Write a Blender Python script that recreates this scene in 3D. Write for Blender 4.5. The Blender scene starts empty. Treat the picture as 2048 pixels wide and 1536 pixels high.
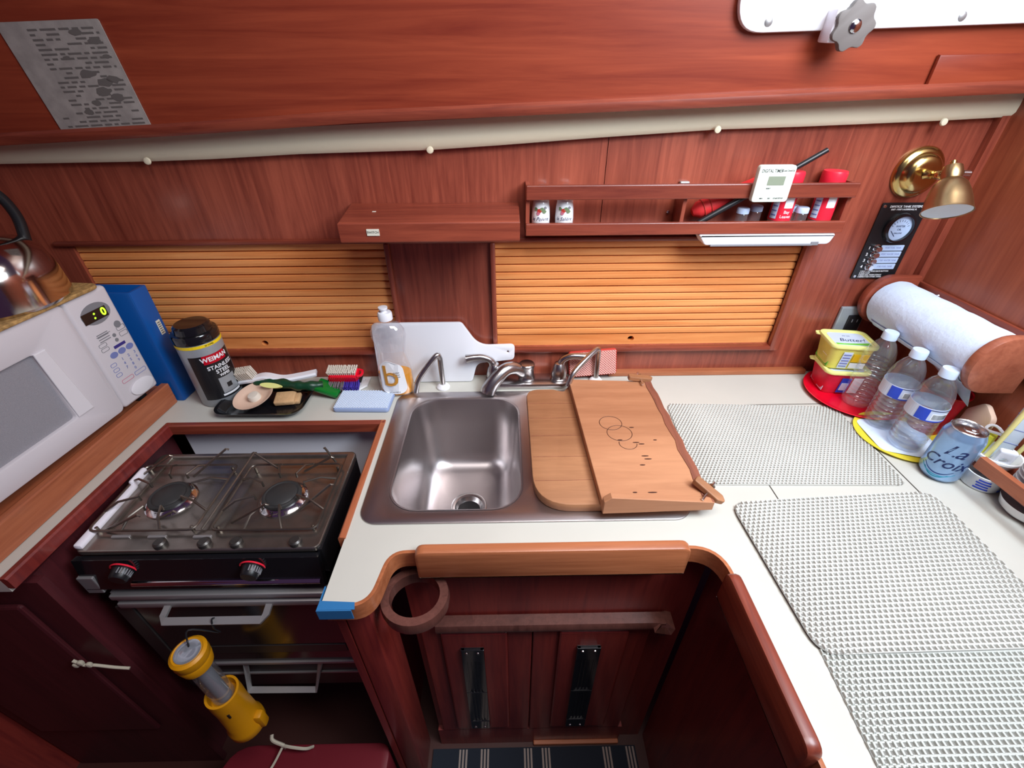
import bpy, bmesh, math, random
from mathutils import Vector, Matrix
random.seed(7)
C = bpy.context.scene.collection
V = Vector
PI = math.pi
# ------------------------------------------------------------------ camera
F, PIT, YAW, ROL = 892.17354, 0.60024745, 0.01218501, 0.00590178
O = V((0, 0, 1.56))
fw = V((math.sin(YAW)*math.cos(PIT), math.cos(YAW)*math.cos(PIT), -math.sin(PIT)))
r0 = V((math.cos(YAW), -math.sin(YAW), 0)); d0 = fw.cross(r0)
cr = r0*math.cos(ROL) + d0*math.sin(ROL); cd = -r0*math.sin(ROL) + d0*math.cos(ROL)
cam = bpy.data.cameras.new('camera'); camo = bpy.data.objects.new('camera', cam); C.objects.link(camo)
camo.matrix_world = Matrix(((cr.x, -cd.x, -fw.x, O.x), (cr.y, -cd.y, -fw.y, O.y), (cr.z, -cd.z, -fw.z, O.z), (0, 0, 0, 1)))
cam.sensor_fit = 'HORIZONTAL'; cam.sensor_width = 36; cam.lens = 36*F/2048; cam.clip_start = .02
bpy.context.scene.camera = camo
# sight lines onto the real planes of the galley (metres)
def ray(x, y): return cr*((x-1024)/F) + cd*((y-768)/F) + fw
def on(ax, v, x, y):
    k = ray(x, y); return O + k*((v-O[ax])/k[ax])
def Zp(x, y, z=.9): return on(2, z, x, y)
def Yp(x, y, Y=1.01): return on(1, Y, x, y)
def Xp(x, y, X=.985): return on(0, X, x, y)
LEAN = math.radians(-5)
UN = V((0, math.cos(LEAN), -math.sin(LEAN))); UV_ = V((0, math.sin(LEAN), math.cos(LEAN))); UP0 = V((0, .965, 1.47))
def Up(x, y, off=0):                       # upper cabin side, leaning in by 5 degrees
    k = ray(x, y); p0 = UP0 - UN*off
    return O + k*((p0-O).dot(UN)/k.dot(UN))
# ------------------------------------------------------------------ materials
MATS = {}
def lin(c): return tuple((v/12.92 if v <= .04045 else ((v+.055)/1.055)**2.4) for v in c)
def rgb(r, g, b): return lin((r/255, g/255, b/255))
def mat(name, col, rough=.5, metal=0, spec=.5, coat=0, bump=0, bscale=200, trans=0, ior=1.45, emit=None, estr=1, var=0, vscale=30, sheen=0):
    m = bpy.data.materials.new(name); m.use_nodes = True; MATS[name] = m
    nt = m.node_tree; p = nt.nodes['Principled BSDF']
    p.inputs['Base Color'].default_value = (*col, 1); p.inputs['Roughness'].default_value = rough
    p.inputs['Metallic'].default_value = metal; p.inputs['Specular IOR Level'].default_value = spec
    p.inputs['Coat Weight'].default_value = coat; p.inputs['Coat Roughness'].default_value = .15
    p.inputs['Transmission Weight'].default_value = trans; p.inputs['IOR'].default_value = ior
    if sheen: p.inputs['Sheen Weight'].default_value = sheen
    if emit: p.inputs['Emission Color'].default_value = (*emit, 1); p.inputs['Emission Strength'].default_value = estr
    if bump or var:
        tc = nt.nodes.new('ShaderNodeTexCoord'); n = nt.nodes.new('ShaderNodeTexNoise')
        n.inputs['Scale'].default_value = bscale; n.inputs['Detail'].default_value = 4
        nt.links.new(tc.outputs['Object'], n.inputs['Vector'])
        if bump:
            b = nt.nodes.new('ShaderNodeBump'); b.inputs['Strength'].default_value = bump; b.inputs['Distance'].default_value = .002
            nt.links.new(n.outputs['Fac'], b.inputs['Height']); nt.links.new(b.outputs['Normal'], p.inputs['Normal'])
        if var:
            n2 = nt.nodes.new('ShaderNodeTexNoise'); n2.inputs['Scale'].default_value = vscale; n2.inputs['Detail'].default_value = 5
            nt.links.new(tc.outputs['Object'], n2.inputs['Vector'])
            r = nt.nodes.new('ShaderNodeValToRGB'); r.color_ramp.elements[0].position = .35; r.color_ramp.elements[1].position = .65
            r.color_ramp.elements[0].color = (*[v*(1-var) for v in col], 1); r.color_ramp.elements[1].color = (*[min(1, v*(1+var)) for v in col], 1)
            nt.links.new(n2.outputs['Fac'], r.inputs['Fac']); nt.links.new(r.outputs['Color'], p.inputs['Base Color'])
    return m
def wood(name, c1, c2, axis=0, scale=9, rough=.4, coat=.25, stretch=.06, spec=.5, blot=.25):
    m = bpy.data.materials.new(name); m.use_nodes = True; MATS[name] = m
    nt = m.node_tree; p = nt.nodes['Principled BSDF']; L = nt.links.new
    tc = nt.nodes.new('ShaderNodeTexCoord'); mp = nt.nodes.new('ShaderNodeMapping')
    s = [1, 1, 1]; s[axis] = stretch; mp.inputs['Scale'].default_value = s
    L(tc.outputs['Object'], mp.inputs['Vector'])
    n = nt.nodes.new('ShaderNodeTexNoise'); n.inputs['Scale'].default_value = scale*9; n.inputs['Detail'].default_value = 8; n.inputs['Roughness'].default_value = .65; n.inputs['Distortion'].default_value = .6
    L(mp.outputs['Vector'], n.inputs['Vector'])
    n2 = nt.nodes.new('ShaderNodeTexNoise'); n2.inputs['Scale'].default_value = scale*.8; n2.inputs['Detail'].default_value = 3
    L(mp.outputs['Vector'], n2.inputs['Vector'])
    mx = nt.nodes.new('ShaderNodeMix'); mx.inputs['Factor'].default_value = blot*1.6
    L(n.outputs['Fac'], mx.inputs[2]); L(n2.outputs['Fac'], mx.inputs[3])
    r = nt.nodes.new('ShaderNodeValToRGB'); r.color_ramp.elements[0].position = .36; r.color_ramp.elements[1].position = .64
    r.color_ramp.elements[0].color = (*c1, 1); r.color_ramp.elements[1].color = (*c2, 1)
    L(mx.outputs[0], r.inputs['Fac']); L(r.outputs['Color'], p.inputs['Base Color'])
    b = nt.nodes.new('ShaderNodeBump'); b.inputs['Strength'].default_value = .08; b.inputs['Distance'].default_value = .001
    L(n.outputs['Fac'], b.inputs['Height']); L(b.outputs['Normal'], p.inputs['Normal'])
    p.inputs['Roughness'].default_value = rough; p.inputs['Coat Weight'].default_value = coat; p.inputs['Coat Roughness'].default_value = .2
    p.inputs['Specular IOR Level'].default_value = spec
    return m
def clear(name, tint=(.95, .97, 1), fres=1.35, gl=1.0, haze=.055):       # thin clear plastic
    m = bpy.data.materials.new(name); m.use_nodes = True; MATS[name] = m
    nt = m.node_tree; nt.nodes.remove(nt.nodes['Principled BSDF']); L = nt.links.new
    out = [n for n in nt.nodes if n.type == 'OUTPUT_MATERIAL'][0]
    t = nt.nodes.new('ShaderNodeBsdfTransparent'); t.inputs[0].default_value = (*tint, 1)
    g = nt.nodes.new('ShaderNodeBsdfGlossy'); g.inputs['Roughness'].default_value = .06; g.inputs[0].default_value = (gl, gl, gl, 1)
    f = nt.nodes.new('ShaderNodeLayerWeight'); f.inputs[0].default_value = .5
    pw = nt.nodes.new('ShaderNodeMath'); pw.operation = 'POWER'; pw.inputs[1].default_value = 2.4; L(f.outputs['Facing'], pw.inputs[0])
    ma = nt.nodes.new('ShaderNodeMath'); ma.operation = 'MULTIPLY_ADD'; ma.inputs[1].default_value = .5*(fres-.8); ma.inputs[2].default_value = .05*fres; L(pw.outputs[0], ma.inputs[0])
    d = nt.nodes.new('ShaderNodeBsdfDiffuse'); d.inputs[0].default_value = (*[.4+.6*v for v in tint], 1)
    y = nt.nodes.new('ShaderNodeMixShader'); y.inputs[0].default_value = haze; L(t.outputs[0], y.inputs[1]); L(d.outputs[0], y.inputs[2])
    x = nt.nodes.new('ShaderNodeMixShader'); L(ma.outputs[0], x.inputs[0]); L(y.outputs[0], x.inputs[1]); L(g.outputs[0], x.inputs[2]); L(x.outputs[0], out.inputs[0])
    return m
MAH1, MAH2 = (.135, .021, .012), (.31, .064, .032)
wx = wood('mahogany_x', MAH1, MAH2, 0); wy = wood('mahogany_y', MAH1, MAH2, 1); wz = wood('mahogany_z', (.17, .030, .017), (.38, .088, .048), 2, rough=.38, coat=.35)
wup = wood('mahogany_panel', (.18, .022, .010), (.36, .066, .027), 0, scale=5, stretch=.05, rough=.36, coat=.35)
wbul = wood('mahogany_bulkhead', (.24, .05, .022), (.42, .11, .05), 2, scale=6, rough=.45, coat=.15)
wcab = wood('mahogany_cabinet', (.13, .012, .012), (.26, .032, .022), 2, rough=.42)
wlock = wood('shaded_mahogany', (.045, .006, .009), (.085, .012, .016), 2, rough=.5, coat=.05)  # mahogany darkened to paint in the shade on the left locker
wedge = wood('teak_edge', (.30, .085, .03), (.50, .17, .07), 0, rough=.45)
wedgey = wood('teak_edge_y', (.30, .075, .03), (.48, .15, .065), 1, rough=.45)
wring = wood('walnut_ring', (.075, .026, .02), (.15, .055, .042), 2, rough=.35)
slatm = wood('fir_slats', (.66, .19, .042), (.98, .44, .15), 0, scale=5, stretch=.05, rough=.5, coat=.1)
cutm = wood('board_teak', (.25, .10, .042), (.45, .205, .092), 0, scale=6, stretch=.12, rough=.6, coat=0, blot=.4)
leafm = wood('board_leaf', (.33, .13, .058), (.54, .25, .125), 0, scale=5, stretch=.1, rough=.6, coat=0, blot=.4)
leafd = wood('board_leaf_dark', (.16, .05, .03), (.34, .11, .06), 1, scale=8, rough=.6, coat=0)
holdm = wood('holder_wood', (.28, .075, .04), (.44, .14, .075), 1, rough=.4)
mat('cream', rgb(199, 197, 187), .35, var=.02, vscale=8); mat('vinyl', rgb(226, 214, 186), .55, bump=.2, bscale=90)
mat('white', rgb(238, 238, 240), .35); mat('whiteplastic', rgb(235, 236, 242), .3, coat=.2); mat('offwhite', rgb(225, 214, 205), .4)
mat('mw', rgb(214, 208, 212), .4); mat('mwlight', rgb(228, 224, 228), .35); mat('mwglass', rgb(150, 148, 154), .3, bump=.25, bscale=1500, var=.12, vscale=900)
mat('steel', (.52, .48, .48), .36, 1, bump=.03, bscale=400); mat('chrome', (.72, .72, .74), .12, 1); mat('nickel', (.50, .48, .48), .27, 1, bump=.05, bscale=500)
mat('kettle', (.62, .55, .5), .12, 1); mat('brass', (.62, .44, .17), .2, 1); mat('bronze', (.48, .33, .17), .35, 1); mat('darkmetal', (.10, .095, .09), .4, .8)
mat('stovetop', (.30, .27, .24), .28, .9, bump=.06, bscale=250, var=.15, vscale=20); mat('iron', (.03, .03, .03), .5); mat('grate', (.22, .19, .16), .35, .9)
mat('alu', (.42, .41, .41), .45, .7); mat('ovenglass', (.02, .018, .02), .15, coat=.4); mat('black', (.012, .012, .014), .35); mat('blackgloss', (.008, .008, .01), .12, coat=.5)
mat('liner', rgb(242, 238, 246), .45); mat('blue', rgb(12, 84, 160), .38, bump=.05); mat('tape', rgb(40, 110, 165), .6); mat('red', rgb(222, 8, 40), .3, coat=.3)
mat('redcap', rgb(235, 40, 62), .35); mat('redcloth', rgb(225, 48, 50), .6); mat('cupred', rgb(190, 0, 32), .35)
mat('yellow', rgb(238, 190, 28), .45, bump=.1, bscale=60); mat('yellowband', rgb(250, 215, 30), .4); mat('plateyellow', rgb(232, 212, 60), .4); mat('lantern', rgb(205, 138, 8), .45, bump=.3, bscale=40)
mat('tub', rgb(240, 240, 150), .35); mat('tubbody', rgb(235, 225, 110), .4, var=.12, vscale=20); mat('tubgreen', rgb(120, 200, 70), .4, var=.2); mat('tubred', rgb(215, 40, 70), .4, var=.15)
mat('labelblue', rgb(40, 70, 190), .4); mat('labelwhite', rgb(240, 242, 246), .45); mat('labelpale', rgb(205, 215, 235), .45); mat('ink', rgb(25, 40, 85), .5); mat('inkblack', rgb(20, 20, 24), .5); mat('grey', rgb(130, 130, 135), .5)
mat('canblue', rgb(150, 185, 225), .22, .55, var=.12, vscale=14); mat('canink', rgb(20, 40, 90), .4); mat('canteal', rgb(60, 150, 170), .35); mat('alubright', (.75, .76, .78), .22, 1)
mat('paper', rgb(212, 226, 246), .85, bump=.5, bscale=120); mat('mesh', rgb(201, 201, 194), .6, var=.05, vscale=6); mat('meshdark', rgb(192, 195, 188), .6)
mat('amber', rgb(228, 150, 12), .15, coat=.3); mat('tan', rgb(225, 190, 150), .5, var=.1); mat('sponge', rgb(205, 165, 120), .9, bump=.6, bscale=300, var=.15)
mat('green', rgb(20, 62, 40), .35); mat('greenclear', rgb(10, 110, 40), .2, coat=.3); mat('purple', rgb(58, 40, 150), .6); mat('bristle', rgb(222, 214, 200), .8); mat('bristlegrey', rgb(110, 100, 105), .8)
mat('card', rgb(156, 148, 142), .6, var=.14, vscale=45); mat('cardgrey', rgb(112, 105, 102), .6); mat('print', rgb(104, 98, 94), .6); mat('wicker', rgb(176, 138, 84), .8, bump=1, bscale=160, var=.3, vscale=120)
mat('lcd', rgb(140, 150, 130), .3); mat('timer', rgb(232, 242, 228), .35); mat('green_led', (.1, .5, .02), .5, emit=(.35, 1, .02), estr=2.2); mat('lav', rgb(120, 130, 185), .5); mat('navy', rgb(62, 52, 130), .5); mat('pinkprint', rgb(200, 120, 140), .5)
mat('pinksponge', rgb(226, 178, 168), .8); mat('bluemesh', rgb(200, 212, 228), .7); mat('string', rgb(190, 180, 160), .9); mat('rug', rgb(30, 36, 46), .95, bump=.5, bscale=500); mat('rugstripe', rgb(150, 136, 128), .95, bump=.5, bscale=500)
mat('floorwood', (.06, .018, .014), .5); mat('stepwood', (.16, .012, .02), .45); mat('straw', rgb(240, 228, 150), .4); mat('sticker', rgb(225, 222, 205), .5); mat('groove', (.06, .05, .04), .7); mat('skin', rgb(222, 190, 168), .5)
mat('gauge', rgb(190, 210, 240), .35); mat('porcelain', rgb(242, 244, 246), .18, coat=.4); mat('lens', rgb(180, 185, 195), .12, .6); mat('lampwhite', rgb(225, 245, 250), .4); mat('rusty', rgb(190, 60, 50), .5); mat('leafgreen', rgb(110, 130, 95), .6)
mat('yellowsponge', rgb(222, 226, 70), .8, bump=.4, bscale=200); mat('outletgrey', rgb(160, 165, 170), .35, .3); mat('ringstain', rgb(70, 34, 22), .7)
mat('matshade', rgb(128, 126, 120), .8)  # grey that paints the shade in the mat holes
mat('canblue2', rgb(150, 168, 205), .6)
mat('caramel', rgb(196, 134, 40), .45)
clear('clear', (.95, .97, 1), 1.55); clear('cleargrey', (.88, .90, .93), 1.5); clear('waterclear', (.94, .97, 1), 1.42, .9, .0); clear('soapclear', (.97, .97, .98), 1.5, 1, .02); clear('amberclear', (.90, .50, .06), 1.3, .8, .10); mat('capclear', rgb(205, 222, 245), .3, coat=.3)
mat('water', (.95, .98, 1), .02, trans=1, ior=1.25)
def G(n): return MATS[n] if isinstance(n, str) else n
# ------------------------------------------------------------------ object helpers
W = {}
def nm(s): return s
def thing(name, label, cat, loc, rz=0, group=None, kind=None, rot=None):
    o = bpy.data.objects.new(name, None); C.objects.link(o); o.empty_display_size = .02
    M = Matrix.Translation(V(loc)) @ (rot if rot else Matrix.Rotation(rz, 4, 'Z'))
    o.matrix_world = M; W[o.name] = M
    tag(o, label, cat, group, kind); return o
def tag(o, label=None, cat=None, group=None, kind=None):
    if label: o['label'] = label
    if cat: o['category'] = cat
    if group: o['group'] = group
    if kind: o['kind'] = kind
    return o
def obj(name, bm, m, parent=None, smooth=False, label=None, loc=None, local=False):
    """links bm (world coordinates, or local=True in the parent's) as ONE mesh object"""
    bmesh.ops.recalc_face_normals(bm, faces=bm.faces[:])
    me = bpy.data.meshes.new(name)
    if parent is not None:
        if not local: bm.transform(W[parent.name].inverted())
    else:
        if loc is None:
            xs = [v.co for v in bm.verts]
            loc = V(((min(v.x for v in xs)+max(v.x for v in xs))/2, (min(v.y for v in xs)+max(v.y for v in xs))/2, min(v.z for v in xs)))
        bm.transform(Matrix.Translation(-V(loc)))
    bm.to_mesh(me); bm.free(); me.materials.append(G(m))
    if smooth:
        me.polygons.foreach_set('use_smooth', [True]*len(me.polygons))
        me.set_sharp_from_angle(angle=math.radians(38))
    o = bpy.data.objects.new(name, me); C.objects.link(o)
    if parent is not None: o.parent = parent; W[o.name] = W[parent.name]
    else: o.location = loc; W[o.name] = Matrix.Translation(V(loc))
    if label: o['label'] = label
    return o
def single(name, bm, m, label, cat, group=None, kind=None, smooth=False):
    return tag(obj(name, bm, m, smooth=smooth), label, cat, group, kind)
def struct(name, bm, m, parent=None, smooth=False):
    o = obj(name, bm, m, parent, smooth)
    if parent is None: o['kind'] = 'structure'
    return o
def B(): return bmesh.new()
def box(bm, lo, hi, bev=0, seg=2, M=None):
    lo, hi = V(lo), V(hi)
    t = bmesh.new(); bmesh.ops.create_cube(t, size=1)
    t.transform(Matrix.Translation((lo+hi)/2) @ Matrix.Diagonal((*(hi-lo), 1)))
    if bev: bmesh.ops.bevel(t, geom=t.edges[:], offset=bev, segments=seg, affect='EDGES', profile=.5)
    if M is not None: t.transform(M)
    join(bm, t); return bm
def join(bm, t):
    me = bpy.data.meshes.new('t'); t.to_mesh(me); t.free(); bm.from_mesh(me); bpy.data.meshes.remove(me)
def catmull(pts, n=6):
    P = [V(p) for p in pts]; Q = [2*P[0]-P[1]] + P + [2*P[-1]-P[-2]]; out = []
    for i in range(1, len(Q)-2):
        a, b, c, d = Q[i-1:i+3]
        for k in range(n):
            t = k/n; out.append(.5*((2*b)+(c-a)*t+(2*a-5*b+4*c-d)*t*t+(3*b-a-3*c+d)*t**3))
    out.append(P[-1]); return out
def frames(P, closed=False, up=None):
    n = len(P); out = []
    T = []
    for i in range(n):
        a = P[(i-1) % n] if closed or i > 0 else P[i]; b = P[(i+1) % n] if closed or i < n-1 else P[i]
        T.append((b-a).normalized())
    u = V(up) if up else (V((0, 0, 1)) if abs(T[0].z) < .9 else V((0, 1, 0)))
    for t in T:
        s = t.cross(u)
        if s.length < 1e-6: s = t.orthogonal()
        s.normalize(); uu = s.cross(t).normalized(); out.append((t, s, uu))
        if not up: u = uu
    return out
def tube(bm, pts, r, seg=10, cap=True, closed=False, up=None):
    P = [V(p) for p in pts]; n = len(P); R = r if isinstance(r, (list, tuple)) else [r]*n
    FR = frames(P, closed, up); L = []
    for i in range(n):
        t, s, u = FR[i]
        L.append([bm.verts.new(P[i] + (s*math.cos(2*PI*k/seg)+u*math.sin(2*PI*k/seg))*R[i]) for k in range(seg)])
    for i in range(n if closed else n-1):
        a, b = L[i], L[(i+1) % n]
        for k in range(seg): bm.faces.new((a[k], a[(k+1) % seg], b[(k+1) % seg], b[k]))
    if cap and not closed:
        bm.faces.new(L[0][::-1]); bm.faces.new(L[-1])
    return bm
def sweep(bm, pts, prof, closed=False, up=(0, 0, 1)):
    """prof: list of (side, up) offsets"""
    P = [V(p) for p in pts]; n = len(P); L = []
    FR = frames(P, closed, up); m = len(prof)
    for i in range(n):
        t, s, u = FR[i]; k = 1
        if 0 < i < n-1 or closed:
            a = (P[i]-P[i-1]).normalized(); b = (P[(i+1) % n]-P[i]).normalized(); k = 1/max(.5, math.sqrt(max(.25, (1+a.dot(b))/2)))
        L.append([bm.verts.new(P[i]+s*(x*k)+u*y) for x, y in prof])
    for i in range(n if closed else n-1):
        a, b = L[i], L[(i+1) % n]
        for k in range(m): bm.faces.new((a[k], a[(k+1) % m], b[(k+1) % m], b[k]))
    if not closed: bm.faces.new(L[0][::-1]); bm.faces.new(L[-1])
    return bm
def lathe(bm, prof, c=(0, 0, 0), seg=32, M=None, sx=1, sy=1):
    """prof: (r, z) list, open; r=0 ends close"""
    t = bmesh.new(); L = []
    for r, z in prof:
        if r < 1e-6: L.append([t.verts.new((0, 0, z))])
        else: L.append([t.verts.new((r*sx*math.cos(2*PI*k/seg), r*sy*math.sin(2*PI*k/seg), z)) for k in range(seg)])
    for a, b in zip(L, L[1:]):
        for k in range(seg):
            j = (k+1) % seg
            if len(a) == 1 and len(b) == 1: continue
            if len(a) == 1: t.faces.new((a[0], b[j], b[k]))
            elif len(b) == 1: t.faces.new((a[k], a[j], b[0]))
            else: t.faces.new((a[k], a[j], b[j], b[k]))
    t.transform(Matrix.Translation(V(c)) @ (M if M else Matrix.Identity(4)))
    join(bm, t); return bm
def cyl(bm, a, b, r, seg=20, r2=None):
    a, b = V(a), V(b); h = (b-a).length
    M = Matrix.Translation(a) @ V((0, 0, 1)).rotation_difference((b-a).normalized()).to_matrix().to_4x4()
    return lathe(bm, [(0, 0), (r, 0), (r2 if r2 is not None else r, h), (0, h)], (0, 0, 0), seg, M)
def prism(bm, poly, M, th, bev=0, holes=()):
    """poly: 2-D outline in M's XY plane, extruded along M's Z by th"""
    t = bmesh.new(); es = []
    for ring in [poly]+list(holes):
        vs = [t.verts.new((p[0], p[1], 0)) for p in ring]
        es += [t.edges.new((vs[i], vs[(i+1) % len(vs)])) for i in range(len(vs))]
    bmesh.ops.triangle_fill(t, use_beauty=True, use_dissolve=True, edges=es)
    bmesh.ops.recalc_face_normals(t, faces=t.faces[:])
    g = bmesh.ops.extrude_face_region(t, geom=t.faces[:])
    bmesh.ops.translate(t, vec=(0, 0, th), verts=[e for e in g['geom'] if isinstance(e, bmesh.types.BMVert)])
    if bev:
        es = [e for e in t.edges if len(e.link_faces) == 2 and e.calc_face_angle(0) > .7 and (abs(e.verts[0].co.z-e.verts[1].co.z) < 1e-6)]
        bmesh.ops.bevel(t, geom=es, offset=bev, segments=2, affect='EDGES', profile=.5)
    bmesh.ops.recalc_face_normals(t, faces=t.faces[:])
    t.transform(M); join(bm, t); return bm
def rrect(w, h, r, n=6, cx=0, cy=0):
    out = []
    for sx, sy, a0 in ((1, 1, 0), (-1, 1, PI/2), (-1, -1, PI), (1, -1, 1.5*PI)):
        for k in range(n+1):
            a = a0+PI/2*k/n; out.append((cx+sx*(w/2-r)+r*math.cos(a), cy+sy*(h/2-r)+r*math.sin(a)))
    return out
def rounded(pts, r, n=5):
    """2-D polygon with rounded corners; r number or list"""
    out = []; N = len(pts)
    for i in range(N):
        p = V(pts[i]).to_2d(); a = V(pts[i-1]).to_2d(); b = V(pts[(i+1) % N]).to_2d()
        R = r[i] if isinstance(r, (list, tuple)) else r
        if R <= 0: out.append(tuple(p)); continue
        u = (a-p).normalized(); v = (b-p).normalized(); an = u.angle(v); d = min(R/math.tan(an/2), (a-p).length*.49, (b-p).length*.49)
        s, e = p+u*d, p+v*d
        for k in range(n+1):
            t = k/n; out.append(tuple(s*(1-t)**2+p*2*t*(1-t)+e*t*t))
    return out
def XYat(z): return Matrix.Translation((0, 0, z))
def frame(o, x, y):
    x = V(x).normalized(); z = x.cross(V(y)).normalized(); y = z.cross(x)
    return Matrix(((x.x, y.x, z.x, o[0]), (x.y, y.y, z.y, o[1]), (x.z, y.z, z.z, o[2]), (0, 0, 0, 1)))
def wallM(x, y, z): return frame((x, y, z), (1, 0, 0), (0, 0, 1))       # faces -Y
def text_bm(s, size, M=None, ext=.0003, align='CENTER', shear=0, bold=0, wrap=None, sx=1):
    cu = bpy.data.curves.new('t', 'FONT'); cu.body = s; cu.size = size; cu.align_x = align; cu.align_y = 'CENTER'; cu.extrude = ext; cu.shear = shear; cu.offset = bold; cu.resolution_u = 3
    o = bpy.data.objects.new('t', cu); C.objects.link(o)
    dg = bpy.context.evaluated_depsgraph_get(); dg.update(); me = bpy.data.meshes.new_from_object(o.evaluated_get(dg))
    bm = bmesh.new(); bm.from_mesh(me); bpy.data.objects.remove(o); bpy.data.curves.remove(cu); bpy.data.meshes.remove(me)
    if sx != 1: bm.transform(Matrix.Diagonal((sx, 1, 1, 1)))
    if wrap: bmwrap(bm, *wrap)
    if M is not None: bm.transform(M)
    return bm
def bmwrap(bm, r, phi, du=0, dz=0):
    for v in bm.verts:
        u, w, h = v.co.x+du, v.co.y+dz, v.co.z
        a = phi+u/r; v.co = V(((r+h)*math.cos(a), (r+h)*math.sin(a), w))
def patch(r, phi, w, z0, z1, th=.0006, n=16, shape=None, du=0):
    """curved label on a cylinder of radius r: a thin solid band"""
    bm = bmesh.new()
    if shape: prism(bm, shape, XYat(0), th)
    else:
        L = []
        for k in range(n+1):
            u = -w/2+w*k/n; L.append([bm.verts.new((u, z, h)) for z, h in ((z0, 0), (z1, 0), (z1, th), (z0, th))])
        for a, b in zip(L, L[1:]):
            for k in range(4): bm.faces.new((a[k], a[(k+1) % 4], b[(k+1) % 4], b[k]))
        bm.faces.new(L[0]); bm.faces.new(L[-1])
    bmwrap(bm, r, phi, du); return bm
def tr(bm, M): bm.transform(M); return bm
def at(x, y, z=0): return Matrix.Translation((x, y, z))
def copy_tree(o, loc=None, M=None, label=None, group=None):
    c = o.copy(); C.objects.link(c)
    if M is not None: c.matrix_world = M
    elif loc is not None: c.location = loc
    if label: c['label'] = label
    if group: c['group'] = group
    for ch in list(o.children):
        d = ch.copy(); C.objects.link(d); d.parent = c
        for g in list(ch.children):
            e = g.copy(); C.objects.link(e); e.parent = d
    return c
CT = .90                                      # counter height
# ================================================================== SETTING
struct('floor', box(B(), (-1.6, -.9, -.05), (1.3, 1.2, 0)), 'floorwood')
bm = B()
for lo, hi in (((-1.2, 1.01, 1.256), (.208, 1.05, 1.70)), ((.2095, 1.01, 1.256), (1.03, 1.05, 1.70)), ((-1.2, 1.01, .40), (1.03, 1.05, .9855)),
               ((-.2665, 1.01, .9855), (-.0265, 1.05, 1.256)), ((.684, 1.01, .9855), (1.03, 1.05, 1.256)), ((-1.2, 1.01, .9855), (-.968, 1.05, 1.256)), ((-1.2, 1.045, .95), (1.03, 1.06, 1.3))):
    box(bm, lo, hi)
struct('wall_back', bm, wz)
struct('wall_right', box(B(), (.985, -.5, .40), (1.02, 1.01, 1.86)), wbul)
struct('wall_left', box(B(), (-1.25, -.5, 0), (-1.2, 1.05, 1.75)), wcab)
# upper cabin side: leans in, bottom edge follows the sheer
a, b = Up(-60, 288), Up(2120, 176)
M = frame(UP0, (1, 0, 0), UV_)
P2 = lambda p: (p.x-UP0.x, (p-UP0).dot(UV_))
lo1, lo2 = P2(a), P2(b)
bm = B(); prism(bm, [lo1, lo2, (lo2[0], .40), (lo1[0], .40)], M @ Matrix.Translation((0, 0, -.03)), .03)
struct('wall_upper', bm, wup)
pts = [Up(x, y-21, .004) for x, y in ((-60, 304), (350, 281), (700, 256), (1050, 240), (1400, 225), (1750, 208), (2120, 192))]
bm = B(); sweep(bm, pts, [(-.010, -.009), (.010, -.009), (.013, -.004), (.012, .006), (.007, .011), (-.010, .011)])
struct('trim_1', bm, wx, smooth=True)
# vinyl headlining strip under the lip
bot = [(-60, 333), (0, 330), (295, 322), (420, 319), (600, 310), (860, 299), (1000, 291), (1200, 277), (1435, 258), (1600, 254), (1887, 243), (2048, 231), (2120, 227)]
bm = B(); rows = []
for i, (x, y) in enumerate(bot):
    p = Yp(x, y, .992); p.z += .0015*math.sin(i*2.1)
    rows.append([bm.verts.new(p+V((0, dy, dz))) for dy, dz in ((.018, 0), (.004, 0), (-.003, .008), (-.004, .02), (-.001, .07), (.018, .07))])
for r1, r2 in zip(rows, rows[1:]):
    for k in range(6): bm.faces.new((r1[k], r1[(k+1) % 6], r2[(k+1) % 6], r2[k]))
bm.faces.new(rows[0]); bm.faces.new(rows[-1])
strip = struct('trim_2', bm, 'vinyl', smooth=True)
for x, y in ((295, 322), (860, 300), (1435, 259), (1887, 244)):
    p = Yp(x, y, .986); obj('screw_cap', lathe(B(), [(0, 0), (.007, 0), (.006, .003), (0, .005)], p, 14, Matrix.Rotation(PI/2, 4, 'X')), 'vinyl', strip, True)
# beads and frames on the back wall
for i, (lo, hi) in enumerate((((-.274, .998, .985), (-.262, 1.012, 1.258)), ((-.036, .998, .985), (-.024, 1.012, 1.258)), ((.680, .996, .972), (.706, 1.012, 1.262)),
                              ((-.024, .994, .974), (.682, 1.012, .986)), ((-.97, .994, .974), (-.262, 1.012, .986)), ((-1.0, 1.0, 1.257), (.69, 1.012, 1.268)))):
    struct(f'trim_{i+3}', box(B(), lo, hi, .004), wz if i < 3 else wx, smooth=True)
struct('trim_9', box(B(), (.27, .992, .9), (.80, 1.012, .914), .003), wedge)
bm = B(); sweep(bm, [(.978, 1.003, .91), (.978, 1.003, 1.50)], [(-.009, -.009), (.009, -.009), (.009, .009), (0, .012), (-.009, .009)], up=(0, 1, 0))
struct('trim_10', bm, wz)
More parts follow.
